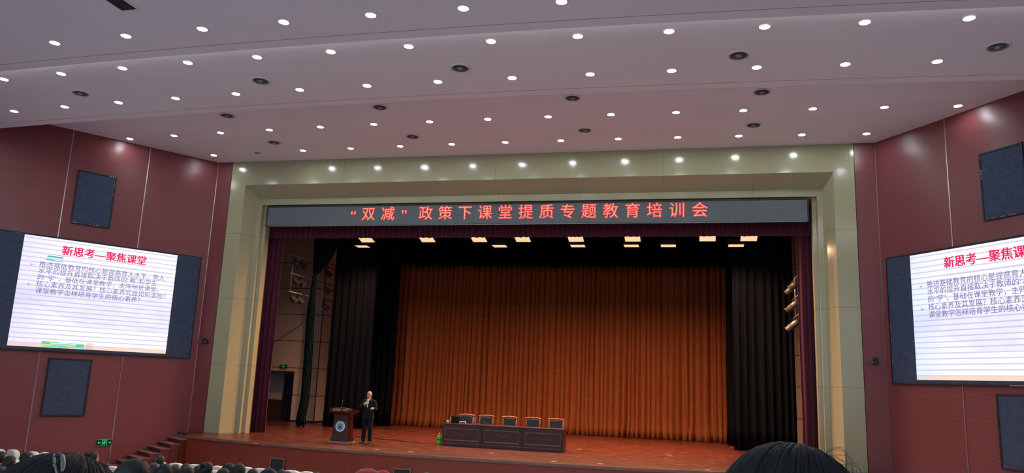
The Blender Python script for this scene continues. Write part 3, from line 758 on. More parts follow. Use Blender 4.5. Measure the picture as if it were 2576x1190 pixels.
for yy in (4.42, 7.33):
    bm = newbm(); tube(bm, [(0, yy, 5.6), (0, yy, 10.9 if yy > 9 else 7.2)], .026, 8); to_obj('upright', bm, PIPE, lad, True)
bm = newbm(); tube(bm, [(0, 4.42, 7.2), (0, 4.42, 11.7)], .008, 6); tube(bm, [(0, 7.33, 7.2), (0, 7.33, 11.7)], .008, 6); to_obj('hanging_cable', bm, BLACKM, lad)
sp = None
tiers_ = {7.17: 'top', 6.40: 'middle', 5.62: 'bottom'}
for zz in (7.17, 6.40, 5.62):
    for i, yy in enumerate((4.55, 5.15, 7.5)):
        lab = 'theatre spotlight hung on the %s rail of the left ladder, %s' % (tiers_[zz], ('nearest the maroon curtain', 'second along', 'beyond the green curtain')[i])
        p = (XL, yy, zz-.026); a = math.radians(-70+R_.uniform(-25, 25))
        if sp is None: sp = make_spot(); sp.location = p; sp.rotation_euler = (0, 0, a); sp['label'] = lab; sp['group'] = 'spotlights on the side ladders'
        else: dup(sp, lab, p, a, 'spotlights on the side ladders')
XR = 9.72
lad = thing('light_ladder', 'grey pipe ladder for spotlights behind the right maroon curtain', 'rack', (XR, 0, 0), 0, 'side light ladders')
zr = (6.38, 5.68, 4.99)
for zz in zr:
    bm = newbm(); tube(bm, [(0, 3.2, zz), (0, 5.9, zz)], .026, 8); to_obj('rail', bm, PIPE, lad, True)
bm = newbm(); tube(bm, [(0, 4.85, 4.95), (0, 4.85, 6.45)], .026, 8); to_obj('upright', bm, PIPE, lad, True)
bm = newbm(); tube(bm, [(0, 4.85, 6.45), (0, 4.85, 11.7)], .008, 6); to_obj('hanging_cable', bm, BLACKM, lad)
for zz, tn in zip(zr, ('top', 'middle', 'bottom')):
    for i, yy in enumerate((5.5, 4.3)):
        dup(sp, 'theatre spotlight on the %s rail of the right ladder, %s' % (tn, ('left one', 'right one')[i]), (XR, yy, zz-.026), math.radians(70+R_.uniform(-25, 25)), 'spotlights on the side ladders')

# ---------------------------------------------------------------- conference desks
DX0, DX1, DY, DH = -2.331, 1.873, .792, .737
DL = (DX1-DX0)/3
def make_desk():
    t = thing('conference_desk', '', 'desk'); L = DL-.006
    bm = newbm(); box(bm, (-L/2, 0, DH-.035), (L/2, .60, DH)); bevel(to_obj('desktop', bm, WOOD, t), .008)
    bm = newbm(); box(bm, (-L/2+.01, .02, .09), (L/2-.01, .045, DH-.035)); to_obj('front_panel', bm, WOOD, t)
    for s in (-1, 1):
        bm = newbm(); box(bm, (s*(L/2-.02)-.02, .0 if 0 else .012, .0), (s*(L/2-.02)+.02, .56, DH-.035)); bevel(to_obj('end_panel', bm, WOOD, t), .004)
    bm = newbm(); box(bm, (-L/2+.0, .004, 0), (L/2-.0, .05, .09)); bevel(to_obj('plinth', bm, WOOD, t), .006)
    bm = newbm(); w2 = L/2-.10
    box(bm, (-w2, .008, .565), (w2, .022, .585)); box(bm, (-w2, .003, .175), (w2, .022, .215)); box(bm, (-w2, .014, .215), (-w2+.012, .022, .565)); box(bm, (w2-.012, .014, .215), (w2, .022, .565)); box(bm, (-L/2, .0, .086), (L/2, .02, .10))
    to_obj('moulding', bm, WOODL, t)
    bm = newbm()
    for s in (-1, 1):
        for a, c in (((-.155, -.045), (-.0, .042)), ((.0, .042), (.155, -.045))):
            x0, x1 = s*.165+a[0], s*.165+c[0]
            tube(bm, [(x0, .018, .40+a[1]), (x1, .018, .40+c[1])], .007, 6)
    to_obj('zigzag_inlay', bm, WOODL, t)
    return t
dk = make_desk(); dk.location = (DX0+DL/2, DY, 0); dk['label'] = 'dark mahogany desk at the left, carrying the open laptop'; dk['group'] = 'desks in a row on the stage'
dup(dk, 'dark mahogany desk in the middle of the row on stage', (DX0+1.5*DL, DY, 0), group='desks in a row on the stage')
dup(dk, 'dark mahogany desk at the right end of the row, empty top', (DX0+2.5*DL, DY, 0), group='desks in a row on the stage')
# chairs behind the desks
CY = 1.98
def make_chair():
    t = thing('conference_chair', '', 'chair')
    W2 = .25
    for s in (-1, 1):
        bm = newbm(); tube(bm, [(s*(W2-.03), -.42, 0), (s*(W2-.03), -.42, .62)], [.018, .022], 8); to_obj('leg', bm, CHAIRW, t, True)
        bm = newbm(); tube(bm, [(s*(W2-.03), .06, 0), (s*(W2-.03), 0, .45), (s*(W2-.02), .0, .70), (s*(W2-.01), .06, 1.0)], [.018, .022, .022, .02], 8); to_obj('back_post', bm, CHAIRW, t, True)
        bm = newbm(); tube(bm, [(s*(W2-.01), -.44, .63), (s*(W2), -.2, .66), (s*(W2-.01), .02, .66)], .022, 8); to_obj('armrest', bm, CHAIRW, t, True)
    bm = newbm(); tube(bm, [(-W2-.02, .05, .985), (-.1, .065, 1.005), (.1, .065, 1.005), (W2+.02, .05, .985)], .026, 8, round_ends=True); to_obj('top_rail', bm, CHAIRW, t, True)
    bm = newbm(); hexa(bm, [(-W2+.03, -.02, .50), (W2-.03, -.02, .50), (W2-.03, .035, .50), (-W2+.03, .035, .50)], [(-W2+.03, .02, .965), (W2-.03, .02, .965), (W2-.03, .07, .965), (-W2+.03, .07, .965)]); bevel(to_obj('backrest', bm, LEATHER, t), .015, 3)
    bm = newbm(); box(bm, (-W2+.02, -.46, .40), (W2-.02, .0, .48)); bevel(to_obj('seat', bm, LEATHER, t), .025, 3)
    return t
cpx = [(1173, 'half hidden behind the open laptop'), (1223, 'with the black cable loop in front of it'), (1282, 'in the middle of the five'), (1341, 'fourth from left'), (1399, 'at the right end')]
cp = None
for u, d in cpx:
    p = on_y(u, 1055, CY); lab = 'wooden conference chair with black leather back, ' + d
    if cp is None: cp = make_chair(); cp.location = (p.x, CY, 0); cp['label'] = lab; cp['group'] = 'chairs behind the desks'
    else: dup(cp, lab, (p.x, CY, 0), group='chairs behind the desks')
# things on the desks
def deskx(u, y=1.05): return on_y(u, 1060, y).x
t = thing('laptop', 'open black laptop seen from behind on the left desk', 'laptop', (deskx(1146), 1.08, DH), math.radians(4))
bm = newbm(); box(bm, (-.165, 0, 0), (.165, .23, .018)); bevel(to_obj('keyboard_base', bm, PLASTIC, t), .004)
bm = newbm(); hexa(bm, [(-.165, -.004, .016), (.165, -.004, .016), (.165, .006, .016), (-.165, .006, .016)], [(-.165, -.064, .236), (.165, -.064, .236), (.165, -.056, .236), (-.165, -.056, .236)]); bevel(to_obj('lid', bm, PLASTIC, t), .003)
bm = newbm(); tube(bm, [(.05, -.034, .10), (.12, -.046, .14)], .005, 6); to_obj('sticker', bm, mat('blue_sticker', rgb(70, 130, 190), rough=.4, var=.05), t)
t = thing('paper_cup', 'white paper cup at the left end of the desk', 'cup', (deskx(1126), 1.05, DH))
bm = newbm(); lathe(bm, [(.026, 0), (.037, .085), (.034, .085), (.024, .005)], 20); to_obj('cup_wall', bm, WHITECL, t, True)
bm = newbm(); lathe(bm, [(.035, .082), (.039, .083), (.039, .088), (.035, .088), (.035, .082)], 20, cap=False); to_obj('rim', bm, TRIMWHITE, t, True)
BOT = mat('clear_plastic', rgb(200, 206, 210), rough=.12, spec=.6, var=.05); BOT.node_tree.nodes['Principled BSDF'].inputs['Transmission Weight'].default_value = .7
def make_bottle(label, loc):
    t = thing('water_bottle', label, 'bottle', loc)
    bm = newbm(); lathe(bm, [(.028, 0), (.032, .01), (.032, .07), (.029, .08), (.032, .09), (.032, .13), (.014, .175), (.013, .19)], 18); to_obj('bottle_body', bm, BOT, t, True)
    bm = newbm(); lathe(bm, [(.0165, .186), (.0165, .205), (.014, .208)], 16); to_obj('cap', bm, TRIMWHITE, t, True)
    bm = newbm(); lathe(bm, [(.0326, .035), (.0326, .068)], 18, cap=False); to_obj('wrapper', bm, mat('bottle_wrapper', rgb(160, 60, 60), rough=.4, var=.1), t, True)
make_bottle('clear water bottle standing between paper cup and laptop', (deskx(1133, .98), .98, DH))
make_bottle('clear water bottle right of the small red-faced box', (deskx(1194), 1.05, DH))
t = thing('desk_display', 'small white framed box with a red face before the laptop', 'box', (deskx(1164, .9), .90, DH))
bm = newbm(); box(bm, (-.12, -.025, 0), (.12, .03, .088)); bevel(to_obj('white_case', bm, TRIMWHITE, t), .015, 3)
bm = newbm(); box(bm, (-.085, -.028, .018), (.085, -.0245, .07)); to_obj('red_face', bm, mat('red_face', rgb(170, 44, 50), rough=.4, var=.3, vscale=60), t)
t = thing('gooseneck_microphone', 'thin black gooseneck microphone rising from the left desk', 'microphone', (deskx(1199, 1.2), 1.2, DH))
bm = newbm(); lathe(bm, [(.05, 0), (.05, .015), (.03, .025)], 16); to_obj('base', bm, PLASTIC, t, True)
bm = newbm(); tube(bm, [(0, 0, .02), (-.01, .0, .15), (-.05, .02, .24), (-.10, .03, .27)], .004, 6); to_obj('gooseneck', bm, PLASTIC, t, True)
bm = newbm(); tube(bm, [(-.10, .03, .27), (-.13, .035, .285)], .011, 8, round_ends=True); to_obj('capsule', bm, PLASTIC, t, True)
bm = newbm(); cx = deskx(1220, 1.0)
tube(bm, [(cx-.12, 1.0, DH+.008), (cx-.09, 1.02, DH+.07), (cx-.04, 1.03, DH+.10), (cx, 1.03, DH+.06), (cx+.02, 1.02, DH+.01), (cx+.05, 1.02, DH+.045), (cx+.10, 1.02, DH+.04), (cx+.13, 1.0, DH+.008)], .008, 8, round_ends=True)
tag(to_obj('cable_loop', bm, PLASTIC, None, True), 'loose black cable loop standing up on the middle desk', 'cable')
p = on_z(1193, 1066, DH)
t = thing('small_glass', 'small dark drinking glass beside the right-hand water bottle', 'glass', (deskx(1202, 1.0), 1.0, DH))
bm = newbm(); lathe(bm, [(.025, 0), (.03, .05), (.027, .05), (.022, .006)], 16); to_obj('glass_wall', bm, mat('smoky_glass', rgb(90, 84, 84), rough=.15, var=.05), t, True)
# green jug on the floor
GREEN = mat('green_plastic', rgb(60, 205, 70), rough=.35, var=.06); GREEND = mat('green_print', rgb(24, 110, 46), rough=.4, var=.1)
t = thing('green_bottle', 'bright green plastic bottle on the stage floor beside the left desk', 'bottle', (-2.45, .88, 0))
bm = newbm(); lathe(bm, [(.062, 0), (.072, .012), (.072, .11), (.066, .125), (.066, .15), (.072, .165), (.072, .27), (.060, .30), (.024, .335), (.022, .35)], 22); to_obj('bottle_body', bm, GREEN, t, True)
bm = newbm(); lathe(bm, [(.026, .345), (.026, .375), (.012, .385), (.010, .405)], 16); to_obj('cap', bm, mat('pale_green_cap', rgb(120, 220, 120), rough=.35, var=.05), t, True)
bm = newbm(); lathe(bm, [(.0728, .17), (.0728, .20)], 22, cap=False); lathe(bm, [(.0728, .04), (.0728, .055)], 22, cap=False); to_obj('printed_band', bm, GREEND, t, True)

# ---------------------------------------------------------------- lectern
t = thing('lectern', 'dark wooden lectern with gold characters and a round white emblem', 'lectern', (-5.42, -.42, 0))
def frus(bm, z0, w0, d0, z1, w1, d1): hexa(bm, [(-w0/2, -d0/2, z0), (w0/2, -d0/2, z0), (w0/2, d0/2, z0), (-w0/2, d0/2, z0)], [(-w1/2, -d1/2, z1), (w1/2, -d1/2, z1), (w1/2, d1/2, z1), (-w1/2, d1/2, z1)])
bm = newbm(); frus(bm, 0, .74, .62, .05, .68, .56); bevel(to_obj('foot', bm, mat('lit_plinth', rgb(112, 92, 84), rough=.35, var=.1), t), .005)  # foot paler and greyer than the wood: the light catching it is in its colour
bm = newbm(); frus(bm, .05, .64, .52, .16, .62, .50); frus(bm, .16, .65, .53, .18, .63, .51); bevel(to_obj('plinth', bm, WOOD, t), .004)
bm = newbm(); frus(bm, .18, .58, .46, .78, .49, .40); bevel(to_obj('column', bm, WOOD, t), .006)
bm = newbm(); frus(bm, .78, .52, .43, .81, .52, .43); frus(bm, .81, .48, .40, .90, .53, .43); frus(bm, .90, .53, .43, 1.0, .72, .54); bevel(to_obj('neck', bm, WOOD, t), .005)
bm = newbm()
n = 14; f0 = [(-.39, 1.0), (.39, 1.0)] + [(.39-.78*i/n, 1.10+.055*math.sin(math.pi*i/n)) for i in range(n+1)]
hexa(bm, [(x, -.31, z) for x, z in f0], [(x, -.24, z) for x, z in f0])
hexa(bm, [(-.39, -.24, 1.0), (.39, -.24, 1.0), (.39, .29, 1.0), (-.39, .29, 1.0)], [(-.39, -.24, 1.12), (.39, -.24, 1.12), (.39, .29, 1.04), (-.39, .29, 1.04)])
bevel(to_obj('head', bm, WOOD, t), .006)
x = text_obj('gold_lettering', '单县第一中学', .092, GOLD, t, off=.0015, ext=.002, spacing=.95); x.location = (0, -.3125, 1.065)
# emblem
bm = newbm(); lathe(bm, [(.172, -.002), (.172, -.012), (.165, -.016)], 40, axis='Y'); e_ = to_obj('emblem', bm, mat('emblem_white', rgb(226, 228, 228), rough=.4, var=.02), t, False)
e_.location = (0, -.222, .53); e_.rotation_euler = (math.radians(-3), 0, 0)
bm = newbm(); lathe(bm, [(.124, -.0162), (.124, -.018)], 36, axis='Y'); to_obj('emblem_field', bm, mat('emblem_blue', rgb(132, 172, 190), rough=.4, var=.1, vscale=20), e_)
EMD = mat('emblem_dark', rgb(44, 62, 80), rough=.4, var=.1)
bm = newbm(); hexa(bm, [(-.028, -.018, -.045), (.028, -.018, -.045), (.004, -.018, .10), (-.004, -.018, .10)], [(-.028, -.021, -.045), (.028, -.021, -.045), (.004, -.021, .10), (-.004, -.021, .10)])
for s in (-1, 1):
    tube(bm, [(s*.02, -.0195, -.03), (s*.05, -.0195, -.02), (s*.065, -.0195, .005), (s*.06, -.0195, .035)], [.014, .014, .010, .003], 6)
to_obj('emblem_spire', bm, EMD, e_)
bm = newbm(); arc = [(.085*math.cos(a), .085*math.sin(a)*.62) for a in [math.pi+math.pi*i/12 for i in range(13)]]
hexa(bm, [(x_, -.018, z_-.05) for x_, z_ in arc], [(x_, -.0205, z_-.05) for x_, z_ in arc]); to_obj('emblem_base', bm, mat('emblem_mid', rgb(78, 110, 150), rough=.4, var=.1), e_)
bm = newbm()
for i in range(9):
    a = math.radians(150-15*i); c_, s_ = math.cos(a), math.sin(a)
    cbox(bm, (.147*c_, -.0175, .147*s_), (.018, .003, .022))
to_obj('emblem_ring_marks', bm, EMD, e_)
bm = newbm(); tube(bm, [(-.16, .05, 1.10), (-.13, .03, 1.25), (-.10, .0, 1.33)], .005, 6); tube(bm, [(-.10, 0, 1.33), (-.085, -.012, 1.375)], .012, 8, round_ends=True); to_obj('gooseneck_microphone', bm, SILVER, t, True)

# ---------------------------------------------------------------- marks and cable on the stage floor
TAPE = mat('pale_tape', rgb(206, 160, 130), rough=.6, var=.1)
tp = [(643, 1115, 'near the left end of the stage'), (949, 1131, 'in front of the speaker'), (1033, 1137, 'between the speaker and the desks'), (1236, 1140, 'in front of the left desk'), (1393, 1161, 'in front of the right desk'),
      (1458, 1130, 'just right of the right desk'), (1511, 1167, 'at the stage edge right of the desks'), (1685, 1145, 'midway to the right black curtain'), (1781, 1182, 'at the stage edge near the right foreground head'), (1840, 1126, 'by the front right black curtain')]
for u, v, d in tp:
    p = on_z(u, v, 0); bm = newbm(); box(bm, (p.x-.075, p.y-.04, .0005), (p.x+.075, p.y+.04, .002))
    tag(to_obj('floor_tape', bm, TAPE), 'pale tape mark on the stage floor ' + d, 'tape', 'tape marks on the stage')
pts = [on_z(u, v, 0)+Vector((0, 0, .012)) for u, v in ((892, 1099), (930, 1103), (985, 1107), (1035, 1113), (1075, 1117), (1100, 1117))]
bm = newbm(); tube(bm, pts, .012, 6); tag(to_obj('floor_cable', bm, PLASTIC, None, True), 'black cable lying on the stage between lectern and desks', 'cable')
# monitor openings in the apron face
def apron_y(x):
    for (xa, ya), (xb, yb) in zip(ARC, ARC[1:]):
        if xa <= x <= xb: return ya+(yb-ya)*(x-xa)/(xb-xa), math.atan2(yb-ya, xb-xa)
    return -2.9, 0
for u, d in ((697, 'nearer the left wall'), (1013, 'below the desks')):
    p = on_y(u, 1165, -2.4 if u < 800 else -2.8); yy, aa = apron_y(p.x); p = on_y(u, 1165, yy); yy, aa = apron_y(p.x)
    t = thing('apron_speaker', 'framed black speaker opening in the stage front, ' + d, 'speaker', (p.x, yy+.025, -.82), aa, 'speakers in the stage front')
    z1 = .42; hw = .245
    bm = newbm()
    for lo, hi in (((-hw-.045, -.035, z1-.05), (hw+.045, 0, z1)), ((-hw-.045, -.035, -.3), (hw+.045, 0, -.25)), ((-hw-.045, -.035, -.25), (-hw, 0, z1-.05)), ((hw, -.035, -.25), (hw+.045, 0, z1-.05))): box(bm, lo, hi)
    bevel(to_obj('opening_frame', bm, mat('grey_frame', rgb(112, 84, 78), rough=.4, var=.1), t), .006)
    bm = newbm(); box(bm, (-hw, -.012, -.25), (hw, 0.0, z1-.05)); to_obj('grille', bm, DARK, t)

# ---------------------------------------------------------------- people
def head_bm(bm, cx, cy, cz, fwd, s=1.):
    # head built from overlapping closed forms, fwd = +1 faces +Y, -1 faces -Y; cz is the head centre (eyes)
    E = lambda dx, dy, dz, r: ellipsoid(bm, (cx+dx*s, cy+fwd*dy*s, cz+dz*s), tuple(k*s for k in r), 20, 14)
    E(0, -.012, .025, (.076, .095, .092)); E(0, .012, -.045, (.060, .072, .070)); E(0, .045, -.085, (.034, .034, .026))
    E(0, .085, -.028, (.014, .020, .016)); E(0, .080, -.008, (.009, .012, .026))
    E(0, .072, .014, (.050, .014, .010)); E(0, .074, -.060, (.024, .012, .010))
    for sx in (-1, 1):
        E(sx*.075, -.010, -.012, (.009, .017, .027)); E(sx*.030, .078, .0, (.013, .008, .008)); E(sx*.042, .052, -.035, (.022, .02, .022))
def hand_bm(bm, wrist, palm_dir, palm_up, side, curl=.9, s=1.):
    # palm + four curled fingers + thumb; palm_dir points from wrist to knuckles, palm_up is the back of the hand
    d = Vector(palm_dir).normalized(); u = Vector(palm_up).normalized(); u = (u - d*u.dot(d)).normalized(); a = d.cross(u)*side
    w_ = Vector(wrist)
    tube(bm, [w_, w_+d*.045*s, w_+d*.085*s], [.024*s, .032*s, .030*s], 10, round_ends=True)
    for i, (ln, off) in enumerate(((.030, -.027), (.034, -.009), (.032, .009), (.026, .026))):
        p = w_+d*.085*s+a*off*s; pts = [p-d*.02*s]; dirv = d.copy(); q = p
        for k in range(3):
            pts.append(q.copy()); rot = Matrix.Rotation(curl*(1 if k else .6)*(-1 if side > 0 else 1)*1.0, 3, a*side*(1 if side > 0 else -1))
            dirv = (dirv*math.cos(curl*(.6 if k == 0 else 1)) - u*math.sin(curl*(.6 if k == 0 else 1))).normalized() if k == 0 else (dirv*math.cos(curl) + (-(u*dirv.dot(d)) + d*dirv.dot(u))*math.sin(curl)).normalized()
            q = q+dirv*ln*s*(1-.15*k)
        pts.append(q)
        tube(bm, pts, [.0095*s, .0095*s, .009*s, .0085*s, .008*s], 8, round_ends=True)
    p = w_+d*.03*s-a*.026*s
    tube(bm, [p, p-a*.022*s+d*.02*s-u*.006*s, p-a*.022*s+d*.045*s-u*.02*s, p-a*.012*s+d*.062*s-u*.028*s], [.013*s, .0115*s, .0105*s, .009*s], 8, round_ends=True)
def hair_shell(name, parent, c, r, M, cut, seg=36, rings=24, rough_=.006, fwd=1, nfreq=18.):
    # cap of hair over the skull, open over the face; cut(dx, dy, dz) -> True where the skin shows
    bm = newbm(); bmesh.ops.create_uvsphere(bm, u_segments=seg, v_segments=rings, radius=1)
    dead = []
    for v in bm.verts:
        d = v.co.copy()
        if cut(d.x, d.y*fwd, d.z): dead.append(v)
        k = 1+rough_/r[0]*(noise.noise(Vector((d.x*3, d.y*3, d.z*1.2))*nfreq/6)*1.2+noise.noise(Vector((d.x, d.y, d.z*.3))*nfreq)*.8)
        v.co = Vector((c[0]+d.x*r[0]*k, c[1]+d.y*r[1]*k, c[2]+d.z*r[2]*k))
    bmesh.ops.delete(bm, geom=dead, context='VERTS')
    o = to_obj(name, bm, M, parent, True, recalc=False)
    md = o.modifiers.new('thick', 'SOLIDIFY'); md.thickness = .012; md.offset = -1
    return o

# --- the speaker, standing, facing the hall (-Y)
sp_loc = (-4.63, -.24, 0)
t = thing('person', 'bald man in a dark suit standing by the lectern with a microphone', 'person', sp_loc, math.radians(6))
H0 = 1.585
RS, RE, RW = Vector((-.185, 0, 1.365)), Vector((-.275, -.07, 1.13)), Vector((-.115, -.235, 1.262))
LS, LE, LW = Vector((.185, 0, 1.365)), Vector((.275, -.03, 1.13)), Vector((.235, -.235, 1.16))
bm = newbm()
loft(bm, [(0, .0, .84, .10, .08), (0, 0, .88, .165, .115), (0, 0, .96, .17, .12), (0, -.01, 1.08, .165, .125), (0, 0, 1.25, .17, .12), (0, 0, 1.33, .165, .11), (0, 0, 1.40, .11, .075), (0, 0, 1.45, .06, .055)])
tube(bm, [(0, .005, 1.40), (0, -.005, 1.53)], [.062, .056], 14, round_ends=True)
head_bm(bm, 0, -.018, H0, -1, 1.08)
for s, (S, Eb, W_) in ((-1, (RS, RE, RW)), (1, (LS, LE, LW))):
    tube(bm, [Vector((s*.10, 0, 1.375)), S, (S+Eb)/2, Eb, (Eb+W_)/2, W_], [.055, .056, .047, .041, .037, .027], 12, round_ends=True)
for s in (-1, 1):
    tube(bm, [(s*.085, 0, .90), (s*.095, -.005, .70), (s*.105, -.012, .49), (s*.11, .005, .32), (s*.115, .01, .09)], [.092, .078, .056, .052, .036], 14, round_ends=True)
    tube(bm, [(s*.115, .02, .05), (s*.125, -.06, .04), (s*.135, -.16, .03)], [.036, .036, .028], 10, round_ends=True)
hand_bm(bm, RW, (.6, -.25, .62), (-.35, -.85, .1), -1, 1.05)
hand_bm(bm, LW, (-.25, -.9, .12), (.3, -.1, .9), 1, .75)
remesh_obj('body', bm, SKIN, .0062, t, 3)
bm = newbm()
loft(bm, [(0, .0, .775, .205, .145), (0, 0, .80, .208, .148), (0, 0, .95, .198, .145), (0, -.01, 1.08, .194, .15), (0, 0, 1.25, .198, .145), (0, 0, 1.32, .19, .132), (0, .004, 1.385, .15, .108), (0, .008, 1.43, .115, .092), (0, .012, 1.47, .082, .078)])
for s, (S, Eb, W_) in ((-1, (RS, RE, RW)), (1, (LS, LE, LW))):
    tube(bm, [Vector((s*.09, 0, 1.385)), S, (S+Eb)/2, Eb, (Eb+W_)/2, W_-(W_-Eb).normalized()*.015], [.062, .074, .066, .061, .055, .046], 12, round_ends=True)
remesh_obj('jacket', bm, SUIT, .009, t, 3)
bm = newbm()
for s in (-1, 1): tube(bm, [(s*.085, 0, .90), (s*.095, -.005, .70), (s*.105, -.012, .49), (s*.11, .005, .30), (s*.115, .0, .07)], [.108, .096, .080, .075, .068], 14)
loft(bm, [(0, .0, .80, .17, .12), (0, 0, .98, .18, .13)])
remesh_obj('trousers', bm, SUIT, .009, t, 3)
for s in (-1, 1):
    bm = newbm(); tube(bm, [(s*.115, .035, .048), (s*.118, -.02, .052), (s*.128, -.10, .042), (s*.138, -.19, .034)], [.043, .047, .044, .032], 12, round_ends=True); box(bm, (s*.128-.042, -.20, .0), (s*.128+.042, .07, .016))
    to_obj('shoe', bm, LEATHER, t, True)
bm = newbm()
hexa(bm, [(-.005, -.142, 1.20), (.005, -.142, 1.20), (.005, -.10, 1.20), (-.005, -.10, 1.20)], [(-.058, -.108, 1.46), (.058, -.108, 1.46), (.05, -.04, 1.46), (-.05, -.04, 1.46)])
hexa(bm, [(-.01, -.160, 1.18), (.01, -.160, 1.18), (.01, -.14, 1.2), (-.01, -.14, 1.2)], [(-.055, -.128, 1.43), (.055, -.128, 1.43), (.055, -.09, 1.44), (-.055, -.09, 1.44)])
lathe(bm, [(.066, 1.445), (.068, 1.45), (.064, 1.495), (.058, 1.498), (.058, 1.445)], 20)
to_obj('shirt', bm, WHITECL, t)
bm = newbm()
for s in (-1, 1): hexa(bm, [(s*.004, -.166, 1.14), (s*.03, -.160, 1.16), (s*.03, -.14, 1.16), (s*.004, -.14, 1.14)], [(s*.05, -.138, 1.42), (s*.105, -.118, 1.40), (s*.105, -.09, 1.40), (s*.05, -.10, 1.42)])
to_obj('lapels', bm, SUIT, t)
bm = newbm()
for s in (-1, 1): ellipsoid(bm, (s*.031, -.108, H0+.002), (.011, .006, .005), 10, 8)
to_obj('eyes', bm, mat('eye_dark', rgb(40, 30, 26), rough=.2, var=.1), t, True)
bm = newbm()
for s in (-1, 1): tube(bm, [(s*.014, -.111, H0+.022), (s*.03, -.110, H0+.028), (s*.05, -.100, H0+.022)], [.003, .004, .002], 6, round_ends=True)
to_obj('eyebrows', bm, HAIR, t, True)
bm = newbm(); tube(bm, [(-.022, -.106, H0-.064), (0, -.112, H0-.062), (.022, -.106, H0-.064)], [.003, .0055, .003], 8, round_ends=True); to_obj('lips', bm, mat('lip_skin', rgb(150, 88, 78), rough=.5, var=.05), t, True)
hair_shell('hair', t, (0, .0, H0+.012), (.087, .105, .098), mat('grey_hair', rgb(70, 66, 64), rough=.5, var=.2, vscale=30), lambda x, y, z: z > .35 or z < -.75 or y > .05, 32, 24, .002, -1)
mk = thing('microphone', 'black hand microphone held by the speaker near his chin', 'microphone', (sp_loc[0], sp_loc[1], 0), math.radians(6))
bm = newbm(); tube(bm, [(-.055, -.265, 1.21), (-.03, -.21, 1.40)], [.012, .017], 12, round_ends=True); to_obj('handle', bm, mat('microphone_body', rgb(120, 118, 116), rough=.35, var=.1), mk, True)
bm = newbm(); ellipsoid(bm, (-.025, -.20, 1.43), (.025, .025, .03), 14, 10); to_obj('grille_head', bm, BLACKM, mk, True)

# --- seated audience (facing +Y); one body mould, several heads of hair and coats
def seated_parts():
    bm = newbm()
    loft(bm, [(0, 0, .42, .15, .12), (0, 0, .50, .165, .125), (0, -.01, .62, .15, .11), (0, -.02, .78, .165, .115), (0, -.02, .92, .17, .10), (0, -.01, .99, .12, .075), (0, 0, 1.03, .06, .055)])
    tube(bm, [(0, -.005, .98), (0, .01, 1.11)], [.058, .052], 12, round_ends=True)
    head_bm(bm, 0, .025, 1.185, 1, 1.02)
    for s in (-1, 1):
        tube(bm, [(s*.12, -.02, .96), (s*.19, -.01, .96), (s*.225, .02, .82), (s*.235, .08, .68), (s*.19, .20, .60), (s*.13, .31, .565)], [.05, .052, .045, .040, .036, .027], 10, round_ends=True)
        tube(bm, [(s*.09, .02, .48), (s*.10, .24, .50), (s*.10, .44, .49), (s*.10, .47, .28), (s*.10, .45, .08)], [.085, .078, .058, .05, .036], 12, round_ends=True)
        tube(bm, [(s*.10, .44, .045), (s*.11, .52, .038), (s*.115, .62, .03)], [.034, .034, .026], 8, round_ends=True)
        hand_bm(bm, (s*.13, .31, .565), (-.35*s, .9, -.1), (0, .1, 1), s, .35)
    body = remesh_obj('body', bm, SKIN, .0085, None, 3)
    bm = newbm()
    loft(bm, [(0, 0, .44, .19, .15), (0, -.01, .62, .175, .135), (0, -.02, .78, .192, .14), (0, -.02, .92, .20, .125), (0, -.012, 1.0, .13, .09), (0, 0, 1.045, .075, .07)])
    for s in (-1, 1): tube(bm, [(s*.12, -.02, .95), (s*.19, -.01, .95), (s*.225, .02, .82), (s*.235, .08, .68), (s*.19, .20, .60), (s*.14, .29, .57)], [.065, .07, .062, .057, .05, .042], 10, round_ends=True)
    coat = remesh_obj('coat', bm, cloth('coat_navy', rgb(36, 40, 54)), .012, None, 3)
    bm = newbm()
    loft(bm, [(0, 0, .41, .17, .14), (0, 0, .55, .175, .14)])
    for s in (-1, 1): tube(bm, [(s*.09, .02, .48), (s*.10, .24, .50), (s*.10, .44, .49), (s*.10, .47, .28), (s*.10, .45, .07)], [.097, .09, .07, .064, .055], 12, round_ends=True)
    tr = remesh_obj('trousers', bm, SUIT, .014, None, 3)
    bm = newbm()
    for s in (-1, 1): tube(bm, [(s*.10, .42, .042), (s*.11, .53, .042), (s*.117, .64, .034)], [.042, .044, .034], 10, round_ends=True)
    sh = to_obj('shoes', bm, LEATHER, None, True)
    return [body, coat, tr, sh]
PARTS = seated_parts()
COATS = [cloth('coat_navy', rgb(36, 40, 54)), cloth('coat_black', rgb(26, 26, 28)), cloth('coat_brown', rgb(70, 52, 44)), cloth('coat_wine', rgb(84, 34, 42))]
coat_meshes = [PARTS[1].data]
for M in COATS[1:]:
    me = PARTS[1].data.copy(); me.materials.clear(); me.materials.append(M); coat_meshes.append(me)
HC = (0, .012, 1.205)
def face_cut(x, y, z): return (y > .25 and z < .42) or z < -.62 or (y > .05 and z < -.1)
def long_cut(x, y, z): return (y > .25 and z < .42) or (y > .1 and z < -.1)
